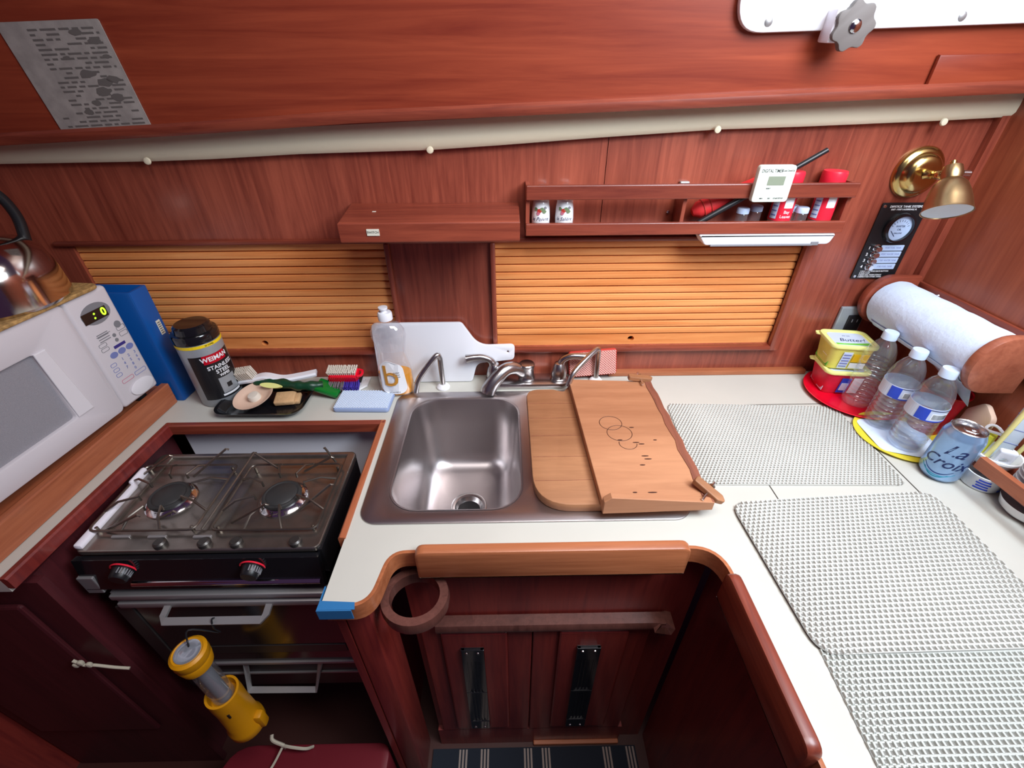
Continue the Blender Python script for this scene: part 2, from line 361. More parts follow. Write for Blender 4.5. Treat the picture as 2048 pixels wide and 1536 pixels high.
# ---- tambour doors
def tambour(x0, x1, label, hole):
    z0, z1 = .985, 1.257
    t = thing('tambour_door', label, 'sliding door', ((x0+x1)/2, 1.03, z0), group='slatted sliding doors')
    bm = B(); n = 13; zb = z0+.031; h = (z1-zb)/n; prof = []
    for i in range(n):
        for u, d in ((.0, -.002), (.06, -.001), (.07, .0055), (.14, .0078), (.5, .0084), (.86, .0078), (.94, .0055), (.95, -.001)): prof.append((zb+h*(i+u), 1.024-d))
    prof.append((z1, 1.024))
    A = [[bm.verts.new((x, y, z)) for z, y in prof] for x in (x0, x1)]
    D = [[bm.verts.new((x, 1.034, z)) for z in (zb, z1)] for x in (x0, x1)]
    for k in range(len(prof)-1): bm.faces.new((A[0][k], A[1][k], A[1][k+1], A[0][k+1]))
    bm.faces.new((D[0][0], D[0][1], D[1][1], D[1][0]))
    obj('slat_panel', bm, slatm, t)
    hx, hz = hole
    bm = B(); ring = [(hx+.0085*math.cos(a*PI/8), hz-z0+.0075*math.sin(a*PI/8)) for a in range(16)]
    prism(bm, [(x0, 0), (x1, 0), (x1, .030), (x0, .030)], wallM(0, 1.032, z0), .014, holes=[ring])
    obj('bottom_rail', bm, slatm, t)
    return t
tambour(-.967, -.274, 'long slatted orange wood sliding door behind wipes canister and dish soap', (-.6235, 1.0005))
tambour(-.025, .682, 'slatted pale orange wood sliding door behind the faucet, under the spice rack', (.3214, 1.0015))
# ================================================================== COUNTER
inner = [(.362, -.35), (.362, .417), (.343, .463), (-.165, .463), (-.199, .455), (-.207, .405), (-.228, .371), (-.289, .371), (-.287, .495), (-.287, .818), (-.794, .818), (-.818, .425)]
outline = [(-1.2, 1.009), (-1.2, .425)] + [(-.818, .425), (-.794, .818), (-.287, .818), (-.287, .495), (-.289, .371), (-.214, .371), (-.199, .463), (.355, .463), (.362, -.35), (.984, -.35), (.984, 1.009)]
outline = rounded(outline, [0, 0, 0, 0, 0, 0, .004, .05, .03, .05, 0, 0, 0], 7)
hole = rrect(.585, .385, .04, 4, .031, .724)
ctr = thing('countertop', 'cream laminate worktop with wood edge, running around the galley', 'countertop', (0, .7, CT-.035))
bm = B(); prism(bm, outline, XYat(CT-.032), .032, 0, [hole])
obj('worktop', bm, 'cream', ctr)
# wooden edging round the inner bay
edge = rounded([(.362, -.35), (.355, .463), (-.199, .463), (-.214, .371), (-.285, .371)], [0, .05, .03, .05, 0], 8)
bm = B(); sweep(bm, [(x, y, CT-.018) for x, y in edge], [(-.0005, -.018), (.010, -.018), (.0115, 0), (.009, .016), (.005, .0185), (-.0005, .0185)][::1])
obj('edge_trim', bm, wedge, ctr, True)
def railing(p, q, name='fiddle_rail', h=.022, w=.02, m_=None):
    p, q = V(p), V(q); bm = B(); d = (q-p); L = d.length; M = frame(p, d, (0, 0, 1))
    prism(bm, rounded([(0, -.05), (L, -.05), (L, h), (0, h)], [.002, .002, h*.8, h*.8], 5), M @ Matrix.Translation((0, 0, -w/2)), w, .005)
    return obj(name, bm, m_ or wedge, ctr, True)
railing((-.158, .456, CT), (.302, .456, CT))
railing((.350, .175, CT), (.350, .408, CT), m_=wy)
# stove opening trim
tm = [(-.2865, .493), (-.2865, .8175), (-.7935, .8175), (-.8175, .425)]
for (p, q), m_ in zip(zip(tm, tm[1:]), (wedgey, wx, wcab)):
    bm = B(); sweep(bm, [(*p, CT-.008), (*q, CT-.008)], [(-.012, -.014), (.001, -.014), (.001, .011), (-.009, .012), (-.012, .009)]); obj('stove_trim', bm, m_, ctr)
# seams of the icebox lid
bm = B(); sm = [Zp(1640, 822, CT), Zp(1690, 862, CT), Zp(1855, 990, CT), Zp(2040, 1120, CT)]
box(bm, (.788, .30, CT-.001), (.7905, .79, CT+.0004)); box(bm, (.509, .55, CT-.001), (.5112, .86, CT+.0004)); box(bm, (.509, .86, CT-.001), (.7905, .862, CT+.0004))
obj('lid_seam', bm, 'groove', ctr)
# blue tape on the counter's corner
bm = B(); prism(bm, [(-.2925, .3665), (-.235, .3665), (-.238, .378), (-.292, .381)], XYat(CT+.0004), .0008); box(bm, (-.2925, .3645, CT-.022), (-.24, .3662, CT+.0012)); box(bm, (-.2925, .3665, CT-.02), (-.2908, .405, CT+.0005))
single('masking_tape', bm, 'tape', 'strip of blue tape stuck on the counter corner beside the stove', 'tape')
# ================================================================== CABINETS
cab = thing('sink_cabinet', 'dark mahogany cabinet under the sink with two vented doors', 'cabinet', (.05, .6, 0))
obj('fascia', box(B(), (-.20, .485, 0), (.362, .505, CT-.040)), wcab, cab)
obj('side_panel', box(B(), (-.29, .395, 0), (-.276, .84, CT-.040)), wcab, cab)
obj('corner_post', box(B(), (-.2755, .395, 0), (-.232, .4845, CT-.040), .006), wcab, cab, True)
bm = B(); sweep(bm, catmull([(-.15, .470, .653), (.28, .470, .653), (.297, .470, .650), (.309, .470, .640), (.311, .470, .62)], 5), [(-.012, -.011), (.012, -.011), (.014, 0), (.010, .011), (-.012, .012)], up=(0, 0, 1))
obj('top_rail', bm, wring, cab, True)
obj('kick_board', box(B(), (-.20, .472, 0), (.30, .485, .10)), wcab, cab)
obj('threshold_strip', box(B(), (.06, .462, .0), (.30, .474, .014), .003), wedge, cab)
def door(x0, x1, px0, px1, gx0, gx1, side):
    d = obj('door', box(B(), (x0, .470, .105), (x1, .485, .645), .003), wcab, cab)
    bm = B(); box(bm, (px0, .463, .135), (px1, .471, .628), .005); obj('raised_panel', bm, wcab, d)
    g = B(); z0, z1 = .155, .572
    box(g, (gx0, .4605, z0), (gx1, .4635, z1)); box(g, (gx0, .4575, z0), (gx0+.007, .462, z1)); box(g, (gx1-.007, .4575, z0), (gx1, .462, z1))
    box(g, (gx0, .4565, z0), (gx1, .462, z0+.045), .001); box(g, (gx0, .4565, z1-.05), (gx1, .462, z1), .001); box(g, (gx0, .457, (z0+z1)/2-.004), (gx1, .462, (z0+z1)/2+.004))
    n = 6
    for k in range(1, n): x = gx0+(gx1-gx0)*k/n; box(g, (x-.0018, .4585, z0+.045), (x+.0018, .461, z1-.05))
    obj('vent_grille', g, 'blackgloss', d)
    for sx in (gx0+.012, gx1-.012):
        for z in (z1-.012, z0+.012): obj('screw', lathe(B(), [(0, 0), (.0035, 0), (.003, .0015), (0, .002)], (sx, .4565, z), 10, Matrix.Rotation(PI/2, 4, 'X')), 'chrome', d)
    return d
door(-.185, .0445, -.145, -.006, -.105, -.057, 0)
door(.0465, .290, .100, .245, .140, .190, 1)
# cup holder ring at the inner corner
hoop = thing('cup_holder', 'dark turned wooden cup holder ring under the counter corner, left of the sink doors', 'cup holder', (-.172, .43, .79))
c0 = V((-.163, .427, .822))
bm = B(); P = []
ring = [(c0.x+.050*math.cos(k*PI/20), c0.y+.046*math.sin(k*PI/20), c0.z) for k in range(40)]
sweep(bm, ring, [(-.007, -.013), (.007, -.013), (.009, 0), (.007, .013), (-.007, .013)], closed=True)
obj('ring', bm, wring, hoop, True)
bm = B(); prism(bm, rounded([(0, 0), (.034, 0), (.034, .068), (0, .068)], .008), frame((-.2185, .470, .79), (0, -1, 0), (0, 0, 1)), .013, .004)
obj('bracket', bm, wring, hoop, True)
# right-hand return and left-hand locker
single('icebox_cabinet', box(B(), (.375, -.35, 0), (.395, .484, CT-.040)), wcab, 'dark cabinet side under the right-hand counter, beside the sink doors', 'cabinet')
lock = thing('stove_locker', 'shade-darkened mahogany cupboard left of the stove, below the microwave shelf', 'cabinet', (-.98, .6, 0))
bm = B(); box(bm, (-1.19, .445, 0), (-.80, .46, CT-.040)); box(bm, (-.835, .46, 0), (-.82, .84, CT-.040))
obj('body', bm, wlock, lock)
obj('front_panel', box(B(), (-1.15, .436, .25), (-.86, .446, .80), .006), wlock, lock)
bm = B(); tube(bm, catmull([(-.862, .430, .62), (-.845, .428, .605), (-.83, .43, .60), (-.80, .432, .585), (-.775, .434, .575)], 4), .003)
for k in range(3): box(bm, (-.866+.013*k, .424, .600+.008*(k % 2)), (-.856+.013*k, .432, .612+.008*(k % 2)), .003)
single('light_cord', bm, 'string', 'short pale cord hanging on the dark cupboard at lower left', 'cord', smooth=True)
bm = B(); box(bm, (-.79, .842, .40), (-.293, .848, CT-.034)); box(bm, (-.2945, .50, .80), (-.293, .842, CT-.040))
liner = single('stove_bay_liner', bm, 'liner', 'pale lining sheet at the back of the stove bay', 'lining')
# floor step and rug
st = thing('step_box', 'dark red step box on the floor under the stove', 'step', (-.5, .35, 0))
bm = B(); prism(bm, rounded([(-.70, .15), (-.30, .15), (-.30, .418), (-.70, .418)], [.01, .01, .03, .07], 5), XYat(0), .20, .006); obj('body', bm, 'stepwood', st, True)
bm = B(); tube(bm, catmull([(-.56, .41, .2), (-.555, .405, .232), (-.53, .40, .236), (-.50, .40, .225), (-.49, .41, .205)], 5), .0035, 6)
tube(bm, catmull([(-.555, .406, .228), (-.57, .375, .212), (-.585, .35, .206), (-.60, .33, .204)], 5), .003, 6); tube(bm, catmull([(-.55, .404, .236), (-.575, .41, .25), (-.58, .42, .255)], 4), .004, 6)
single('twine', bm, 'string', 'short tied piece of pale twine on the dark red step', 'twine', smooth=True)
rug = thing('floor_rug', 'dark striped floor rug in front of the sink cabinet', 'rug', (.06, .2, 0))
obj('pile', box(B(), (-.22, -.2, 0), (.345, .458, .008)), 'rug', rug)
bm = B()
for x in (-.145, -.085, .035, .085, .255, .32):
    for d in (0, .009, .018): box(bm, (x+d-.0025, -.195, .0075), (x+d+.0025, .455, .0092))
obj('stripe', bm, 'rugstripe', rug)
# ================================================================== STOVE
SX0, SX1, SY0, SY1, SZ = -.785, -.345, .503, .757, .862
stv = thing('gas_stove', 'two-burner stainless marine stove with oven, set in the opening left of the sink', 'stove', ((SX0+SX1)/2, .63, .42))
bm = B(); box(bm, (SX0+.01, SY0+.012, .43), (SX1-.005, SY1, SZ-.012)); obj('body', bm, 'black', stv)
bm = B(); prism(bm, rrect(SX1-SX0, SY1-SY0, .012, 4, (SX0+SX1)/2, (SY0+SY1)/2), XYat(SZ-.012), .012, .003, [[(SX0+.03, SY0+.045), (SX1-.02, SY0+.045), (SX1-.02, SY1-.012), (SX0+.03, SY1-.012)]])
box(bm, (SX0+.028, SY0+.043, SZ-.012), (SX1-.018, SY1-.01, SZ-.006))
obj('hob_top', bm, 'stovetop', stv)
box_ = B(); box(box_, (SX1-.004, SY0, SZ-.07), (SX1+.004, SY1-.02, SZ-.004)); obj('side_rail', box_, 'black', stv)
def burner(c):
    x, y = c
    b = obj('burner', lathe(B(), [(.0, 0), (.046, 0), (.047, .003), (.040, .009), (.034, .010), (.033, .002), (0, .002)], (x, y, SZ-.006), 32), 'chrome', stv, True)
    bm = B(); lathe(bm, [(0, .004), (.027, .004), (.030, .010), (.030, .017), (.026, .020), (0, .021)], (x, y, SZ-.006), 28)
    obj('burner_cap', bm, 'iron', b, True)
    bm = B(); ring = [(x+.033*math.cos(a*PI/16), y+.033*math.sin(a*PI/16), SZ+.007) for a in range(32)]; tube(bm, ring, .005, 8, closed=True)
    obj('flame_ring', bm, 'iron', b, True)
    g = B(); hx, hy = .098, .085; z = SZ+.010
    fr = rrect(2*hx, 2*hy, .012, 3, x, y); tube(g, [(p[0], p[1], z) for p in fr], .0026, 6, closed=True)
    for a in range(8):
        an = a*PI/4+PI/8; k = min(hx/abs(math.cos(an)), hy/abs(math.sin(an)))
        o = V((x+math.cos(an)*k, y+math.sin(an)*k, z)); i = V((x+math.cos(an)*.045, y+math.sin(an)*.045, SZ+.026)); m = o.lerp(i, .45); m.z = SZ+.026
        tube(g, [o, m, i, V((i.x, i.y, SZ+.015))], .0024, 6)
    for sx in (-1, 1):
        for sy in (-1, 1): tube(g, [(x+sx*hx*.9, y+sy*hy*.9, SZ-.005), (x+sx*hx*.9, y+sy*hy*.9, z)], .003, 6)
    obj('grate', g, 'grate', stv, True)
c1, c2 = Zp(342, 997, SZ), Zp(566, 995, SZ)
burner((c1.x, c1.y)); burner((c2.x, c2.y))
zz = lambda x, y, z: Zp(80+x/2.7676, 820+y/2.7676, z)
for (a, b) in (((560, 365), (720, 250)), ((850, 370), (1030, 215)), ((895, 660), (1185, 235)), ((1330, 330), (1180, 235)), ((1465, 340), (1615, 258)), ((1640, 290), (1575, 208)), ((1060, 625), (1250, 520)), ((1440, 550), (1610, 410)), ((360, 665), (540, 580)), ((650, 605), (740, 560))):
    p, q = zz(*a, SZ+.004), zz(*b, SZ+.045); r = p.lerp(q, .8)
    bm = B(); tube(bm, [p, q, q+(q-p).normalized()*.004+V((0, 0, -.006))], .0024, 6); obj('pot_holder', bm, 'grate', stv, True)
for x in (400, 600, 850):
    p = zz(x, 705, SZ); bm = B(); box(bm, (p.x, p.y-.003, SZ-.001), (p.x+.034, p.y+.003, SZ+.004), .0015); obj('grate_clip', bm, 'alu', stv)
bm = B(); p, q = zz(395, 440, SZ+.012), zz(85, 770, SZ+.012); box(bm, (SX0-.001, .508, SZ-.002), (SX0+.014, .66, SZ+.010), .004); box(bm, (SX0-.001, .655, SZ-.002), (SX0+.010, .70, SZ+.017), .005)
obj('gimbal_bracket', bm, 'liner', stv, True)
# front: control panel, bright rails, oven door
bm = B(); M = frame((SX0, SY0, SZ-.012), (1, 0, 0), (0, -.16, -1)); prism(bm, [(0, 0), (SX1-SX0, 0), (SX1-SX0, .072), (0, .072)], M @ at(0, 0, -.012), .012); obj('control_panel', bm, 'blackgloss', stv)
def knob(px, py):
    p = Yp(px, py, .491); M = at(*p) @ Matrix.Rotation(PI/2+.15, 4, 'X')
    k = obj('knob', lathe(B(), [(0, .0), (.017, 0), (.018, .004), (.015, .020), (.013, .023), (0, .023)], (0, 0, 0), 24, M), 'black', stv, True)
    bm = B(); tube(bm, [V((.0215*math.cos(a), .0215*math.sin(a), .003)) for a in [i*PI/16-2.9 for i in range(30)]], .0016, 6); tr(bm, M); obj('dial_mark', bm, 'redcap', k)
    bm = B()
    for i in range(7): a = i*.26-.2; box(bm, (.0155, -.0009, .004), (.0175, .0009, .016), 0, 2, Matrix.Rotation(a, 4, 'Z'))
    tr(bm, M); obj('grip_rib', bm, 'grey', k)
knob(250, 1136); knob(507, 1131)
for x in (315, 405, 470, 590):
    p = Yp(x, 1100, .505); bm = B(); lathe(bm, [(0, 0), (.011, 0), (.011, .008), (.008, .011), (0, .011)], (p.x, SY0+.012, SZ-.001), 16); obj('pad', bm, 'darkmetal', stv, True)
bm = B(); tube(bm, [(SX0+.09, .482, .795), (SX1-.005, .482, .795)], .006, 10); obj('front_rail', bm, 'chrome', stv, True)
bm = B(); box(bm, (SX0+.03, .476, .748), (SX1, .49, .762), .003); box(bm, (SX0+.036, .474, .724), (SX1, .49, .740), .003); box(bm, (SX0+.03, .484, .722), (SX1, .492, .764)); obj('vent_rail', bm, 'alu', stv, True)
bm = B(); box(bm, (SX0-.004, .48, .768), (SX0+.026, .49, .815), .002); obj('side_bracket', bm, 'alu', stv)
od = obj('oven_door', box(B(), (SX0+.02, .482, .475), (SX1, .496, .722), .004), 'ovenglass', stv)
obj('door_edge', box(B(), (SX0+.02, .479, .475), (SX0+.052, .486, .722), .002), 'lav' if False else 'darkmetal', od)
def towel_handle(name, xa, xb, z, y, drop, w=.006):
    bm = B(); pts = [(xa, .482, z), (xa, y+.01, z-drop*.75), (xa+.006, y, z-drop), (xb-.006, y, z-drop), (xb, y+.01, z-drop*.75), (xb, .482, z)]
    sweep(bm, pts, [(-w, -.0025), (w, -.0025), (w, .0025), (-w, .0025)], up=(0, -.3, 1)); return obj(name, bm, 'alu', od)
towel_handle('handle', -.655, -.462, .732, .448, .008)
obj('door_trim', box(B(), (SX0+.03, .477, .480), (SX1, .485, .490), .002), 'alu', od)
obj('glass_reveal', box(B(), (SX0+.12, .480, .53), (SX1-.01, .483, .56), .001), 'darkmetal', od)
lower = obj('lower_panel', box(B(), (SX0+.02, .486, .36), (SX1, .498, .472), .003), 'black', stv)
bm = B(); sweep(bm, [(-.60, .487, .478), (-.60, .458, .405), (-.45, .458, .400), (-.43, .487, .478)], [(-.005, -.0025), (.005, -.0025), (.005, .0025), (-.005, .0025)], up=(0, -.3, 1)); obj('lower_handle', bm, 'alu', lower)
obj('lower_trim', box(B(), (SX0+.03, .482, .425), (SX1, .488, .430)), 'alu', lower)
# lantern hanging on a cord from the oven handle
q = Yp(376, 1305, .405); lx, lz = q.x, q.z
lan = thing('lantern_torch', 'yellow lantern torch hanging on a black cord in front of the oven', 'torch', (lx, .405, lz-.335))
def lz_(prof, n, m, seg=28, sm=True): return obj(n, lathe(B(), [(r, lz+z) for r, z in prof], (lx, .405, 0), seg), m, lan, sm)
hd = lz_([(0, -.052), (.018, -.052), (.027, -.044), (.030, -.026), (.0285, -.021), (.031, -.016), (.031, .000), (.026, .004), (.0225, .002), (0, .002)], 'head', 'lantern')
obj('lens', lathe(B(), [(0, lz+.003), (.011, lz+.004), (.016, lz+.0025), (.0222, lz+.004), (0.0222, lz+.001)], (lx, .405, 0), 28), 'lens', hd, True)
lz_([(0, -.175), (.0205, -.175), (.0205, -.05), (0, -.06)], 'clear_tube', 'cleargrey'); lz_([(0, -.185), (.013, -.185), (.013, -.052), (0, -.062)], 'battery_case', 'grey')
bd = lz_([(0, -.335), (.030, -.335), (.037, -.325), (.037, -.305), (.033, -.295), (.031, -.22), (.032, -.19), (.0315, -.165), (.027, -.165), (.025, -.185), (0, -.185)], 'body', 'lantern')
bm = B(); box(bm, (lx+.024, .395, lz-.325), (lx+.046, .415, lz-.275), .006); obj('hook', bm, 'lantern', bd, True)
bm = B(); box(bm, (lx+.012, .3755, lz-.215), (lx+.016, .378, lz-.20)); obj('slot', bm, 'black', bd)
bm = B(); tube(bm, catmull([(lx-.002, .412, lz+.0), (lx-.002, .43, lz+.03), (-.557, .444, .690), (-.556, .440, .712), (-.556, .446, .732), (-.556, .455, .722)], 5), .0017, 6); obj('cord', bm, 'black', lan, True)
# ================================================================== MICROWAVE CORNER
sh = thing('microwave_shelf', 'varnished teak shelf with a front board carrying the microwave', 'shelf', (-1.0, .66, CT))
yaw = math.radians(3)
MS = at(-.8205, .905, CT+.0005) @ Matrix.Rotation(-yaw, 4, 'Z')          # local: x out of the front, y back
bm = B(); box(bm, (-.018, -.60, .0), (0, 0, .056), .0025); tr(bm, MS); obj('front_board', bm, wedgey, sh)
bm = B(); box(bm, (-.355, -.60, .03), (-.019, -.002, .048)); tr(bm, MS); obj('shelf_board', bm, wedgey, sh)
bm = B()
for z in (.018, .04): lathe(bm, [(0, 0), (.004, 0), (.003, .001), (0, .001)], (-.004, .0005, z), 12, Matrix.Rotation(-PI/2, 4, 'X'))
tr(bm, MS); obj('plug', bm, wring, sh)
MW = at(-.822, .881, .975) @ Matrix.Rotation(math.radians(-6.5), 4, 'Z')   # local: front at x=0, body to -x, right end at y=0
mwv = thing('microwave_oven', 'white countertop microwave on the teak shelf, green digits lit', 'microwave', MW.translation, rot=MW.to_3x3().to_4x4())
H = .242
def L(name, bm, m, par=None, sm=False, label=None): tr(bm, MW); return obj(name, bm, m, par or mwv, sm, label)
bm = B(); box(bm, (-.33, -.46, 0), (-.018, 0, H-.004), .006); L('body', bm, 'mw')
bm = B(); box(bm, (-.02, -.095, -.006), (0, .001, H), .008, 3); L('control_panel', bm, 'mw', None, True)
bm = B()
FM = Matrix(((0, 0, 1, 0), (1, 0, 0, 0), (0, 1, 0, 0), (0, 0, 0, 1)))     # 2-D (y,z) -> face looking +x
prism(bm, rrect(.364, H+.006, .012, 4, -.278, H/2-.003), FM @ at(0, 0, -.02), .02, .004, [rrect(.20, .142, .006, 3, -.285, .112)])
dr = L('door', bm, 'mw', None, True)
bm = B(); box(bm, (-.012, -.39, .035), (-.008, -.18, .19)); L('window', bm, 'mwglass', dr)
bm = B(); prism(bm, [(-.183, .041), (-.150, .041), (-.165, .184), (-.187, .184)], FM @ at(0, 0, -.001), .004, .0015); L('door_pull', bm, 'mwlight', dr)
for x, y in ((-.03, -.03), (-.03, -.43), (-.3, -.03), (-.3, -.43)): L('foot', cyl(B(), (x, y, -.0255), (x, y, .002), .012), 'black')
# control panel fittings, placed on its face
f = lambda pts, m, name, th=.0008, lift=.0: L(name, prism(B(), pts, FM @ at(0, 0, lift), th), m, cp)
cp = [o for o in mwv.children if o.name.startswith('control_panel')][0]
el = lambda cy, cz, ry, rz, n=24: [(cy+ry*math.cos(i*2*PI/n), cz+rz*math.sin(i*2*PI/n)) for i in range(n)]
f(el(-.047, .199, .032, .021), 'grey', 'display_surround')
f([(-.078, .186), (-.024, .186), (-.024, .207), (-.078, .207)], 'blackgloss', 'display', .0008, .0008)
dm = lambda y, z: MW @ FM @ at(y, z, .0017)
obj('digit', text_bm('0', .022, dm(-.032, .1965), .0002, bold=.0006), 'green_led', cp); obj('colon', text_bm(':', .024, dm(-.054, .198), .0002, shear=.2, bold=.0005), 'green_led', cp)
f(el(-.018, .161, .0075, .0075, 16), 'grey', 'round_key'); f(el(-.036, .144, .004, .004, 12), 'grey', 'round_key'); f(el(-.036, .133, .004, .004, 12), 'grey', 'round_key')
f([(-.05, .118), (-.022, .118), (-.022, .124), (-.05, .124)], 'navy', 'print_bar')
for y in (-.058, -.038, -.018): f(el(y, .108, .009, .0065, 16), 'lav', 'oval_key')
f([(-.072, .155), (-.04, .155), (-.04, .1558), (-.072, .1558)], 'grey', 'print_bar')
for k in range(4): f([(-.070, .158-.005*k), (-.045, .158-.005*k), (-.045, .1595-.005*k), (-.070, .1595-.005*k)], 'grey', 'print_bar')
def outl(y, z, w_, h_, m, r=.003):
    o_ = rrect(w_, h_, r, 3, y, z); i_ = rrect(w_-.0016, h_-.0016, r-.0006, 3, y, z); L('key_outline', prism(B(), o_, FM, .0006, 0, [i_]), m, cp)
for z in (.137, .127): outl(-.068, z, .018, .008, 'grey')
for z in (.152, .139): outl(-.015, z, .020, .010, 'grey')
for i, s in enumerate('1234567890'):
    y = -.046+.016*(i % 3) if i < 9 else -.030; z = .092-.0105*(i//3)
    obj('numeral', text_bm(s, .009, dm(y, z) @ at(0, 0, -.0012), .0003), 'lav', cp)
for z in (.09, .078, .066): outl(-.07, z, .014, .008, 'lav')
outl(-.058, .048, .030, .009, 'pinkprint'); outl(-.024, .048, .030, .009, 'lav')
L('door_button', prism(B(), el(-.038, .018, .030, .017, 28), FM, .004, .0015), 'mwlight', cp, True)
# mat, kettle on the microwave
wm = B(); TP = at(-.83, .88, .975+H) @ Matrix.Rotation(math.radians(-6.5), 4, 'Z')
prism(wm, rrect(.36, .43, .02, 4, -.165, -.225), TP @ at(0, 0, .0004), .007, .002)
single('woven_mat', wm, 'wicker', 'tan woven mat lying on top of the microwave', 'mat')
kc = Xp(40, 605, -.93); kx, ky, kz = -.917, .772, .975+H+.0078
ket = thing('kettle', 'stainless kettle with black handle on the woven mat', 'kettle', (kx, ky, kz))
obj('body', lathe(B(), [(0, 0), (.094, 0), (.099, .006), (.097, .05), (.090, .085), (.070, .105), (.045, .112), (.043, .115), (0, .118)], (kx, ky, kz), 48), 'kettle', ket, True)
obj('lid_knob', lathe(B(), [(0, .115), (.012, .118), (.010, .128), (.017, .136), (.012, .143), (0, .144)], (kx, ky, kz), 20), 'black', ket, True)
bm = B(); tube(bm, catmull([(kx+.030, ky+.070, kz+.085), (kx+.034, ky+.078, kz+.14), (kx+.028, ky+.06, kz+.185), (kx, ky, kz+.196), (kx-.028, ky-.06, kz+.185), (kx-.034, ky-.078, kz+.14), (kx-.03, ky-.070, kz+.085)], 6), .0085, 10); obj('handle', bm, 'black', ket, True)
bm = B(); tube(bm, [(kx-.06, ky+.05, kz+.05), (kx-.10, ky+.085, kz+.085), (kx-.115, ky+.097, kz+.105)], [.018, .014, .011], 14); obj('spout', bm, 'kettle', ket, True)
# blue ring binder
bd = thing('ring_binder', 'blue ring binder standing between the microwave and the wipes canister', 'binder', (-.93, .92, CT))
BM = at(-.808, .9085, CT+.0005) @ Matrix.Rotation(-.05, 4, 'Z')
bm = B(); box(bm, (-.27, 0, 0), (0, .004, .285), .0012); box(bm, (-.27, .046, 0), (0, .05, .285), .0012); box(bm, (-.006, .001, 0), (.002, .049, .285), .002); box(bm, (-.27, .003, .262), (-.004, .047, .268)); tr(bm, BM); obj('cover', bm, 'blue', bd, True)
bm = B(); box(bm, (-.26, .006, .004), (-.012, .044, .222)); tr(bm, BM); obj('pages', bm, 'labelwhite', bd)
bm = B(); box(bm, (.0018, .028, .17), (.0026, .040, .205)); tr(bm, BM); s_ = obj('sticker', bm, 'sticker', bd)
bm = B()
for k in range(6): box(bm, (.0026, .030, .173+.005*k), (.0029, .038, .1755+.005*k))
tr(bm, BM); obj('print', bm, 'cardgrey', s_)
# ---- wipes canister
wc = V((-.7185, .925, CT+.0004)); wr = .047
can = thing('wipes_canister', 'tall black and silver stainless steel wipes canister with yellow band beside the blue binder', 'canister', wc)
obj('body', lathe(B(), [(0, 0), (wr-.002, 0), (wr, .003), (wr, .163), (wr-.002, .168), (0, .168)], wc, 40), 'alu' if False else 'outletgrey', can, True)
obj('lid', lathe(B(), [(wr-.001, .168), (wr+.001, .170), (wr+.001, .186), (wr-.001, .189), (.040, .190), (.038, .203), (.033, .207), (0, .207)], wc, 40), 'blackgloss', can, True)
PHI = math.radians(-52); T = at(*wc)
def lab(name, bm, m, par=None): tr(bm, T); return obj(name, bm, m, par or can)
lab('band', patch(wr, 0, 2*PI*wr*.999, .160, .167, .0007, 40), 'yellowband')
lb = lab('label', patch(wr, PHI+.25, .098, .022, .140, .0005, 20), 'black')
lab('badge', patch(wr+.0006, PHI+.35, .052, .118, .140, .0004, 14), rgb and 'cupred', lb)
lab('lettering', text_bm('WEIMAN', .0155, None, .0004, bold=.0003, wrap=(wr+.0012, PHI+.35, 0, .129)), 'labelwhite', lb)
for s_, z, h_ in (('STAINLESS', .106, .0135), ('STEEL', .093, .0135), ('WIPES', .082, .009)):
    lab('lettering', text_bm(s_, h_, None, .0004, bold=.0002, wrap=(wr+.0006, PHI+.5, 0, z)), 'labelwhite', lb)
lab('picture', patch(wr+.0006, PHI+.52, .04, .034, .076, .0004, 14), 'outletgrey', lb); lab('picture_window', patch(wr+.0011, PHI+.50, .012, .046, .058, .0003, 6), 'black', lb)
lab('white_stripe', patch(wr+.0006, PHI+.52, .046, .027, .032, .0004, 12), 'labelwhite', lb)
lab('lettering', text_bm('30 WIPES', .005, None, .0003, wrap=(wr+.0009, PHI+.35, 0, .1635)), 'inkblack')
# ================================================================== SINK
snk = thing('kitchen_sink', 'stainless steel sink with one open bowl and drain, set in the cream counter', 'sink', (.031, .724, CT))
bo = [Zp(832, 803, CT), Zp(1029, 799, CT), Zp(1041, 1017, CT), Zp(793, 1018, CT)]
bx0, bx1, by0, by1 = -.232, .027, .549, .898
n = 8
def rr(x0, x1, y0, y1, r): return rrect(x1-x0, y1-y0, r, n, (x0+x1)/2, (y0+y1)/2)
bm = B(); prism(bm, rr(-.274, .336, .521, .928, .035), XYat(CT+.0002), .0035, .0025, [rr(bx0, bx1, by0, by1, .06)])
obj('rim', bm, 'steel', snk, True)
bm = B(); lv = [(0, CT+.0037), (.003, CT+.0025), (.005, CT-.003), (.010, CT-.07), (.018, CT-.155), (.024, CT-.178), (.038, CT-.193), (.06, CT-.199)]
loops = []
for d, z in lv: loops.append([bm.verts.new((x, y, z)) for x, y in rr(bx0+d, bx1-d, by0+d, by1-d, max(.012, .06-d*.35))])
for a, b in zip(loops, loops[1:]):
    for k in range(len(a)): bm.faces.new((a[k], a[(k+1) % len(a)], b[(k+1) % len(a)], b[k]))
dc = Zp(938, 1012, CT-.157); dc = V((-.098, .728))
cen = [bm.verts.new((dc[0]+.038*math.cos(k*2*PI/36), dc[1]+.038*math.sin(k*2*PI/36), CT-.158)) for k in range(len(loops[0]))] if False else None
ring = [bm.verts.new((dc[0]+.040*math.cos(k*2*PI/len(loops[0])+PI/4*0), dc[1]+.040*math.sin(k*2*PI/len(loops[0])), CT-.200)) for k in range(len(loops[0]))]
for k in range(len(ring)): bm.faces.new((loops[-1][k], loops[-1][(k+1) % len(ring)], ring[(k+1) % len(ring)], ring[k]))
obj('bowl', bm, 'steel', snk, True)
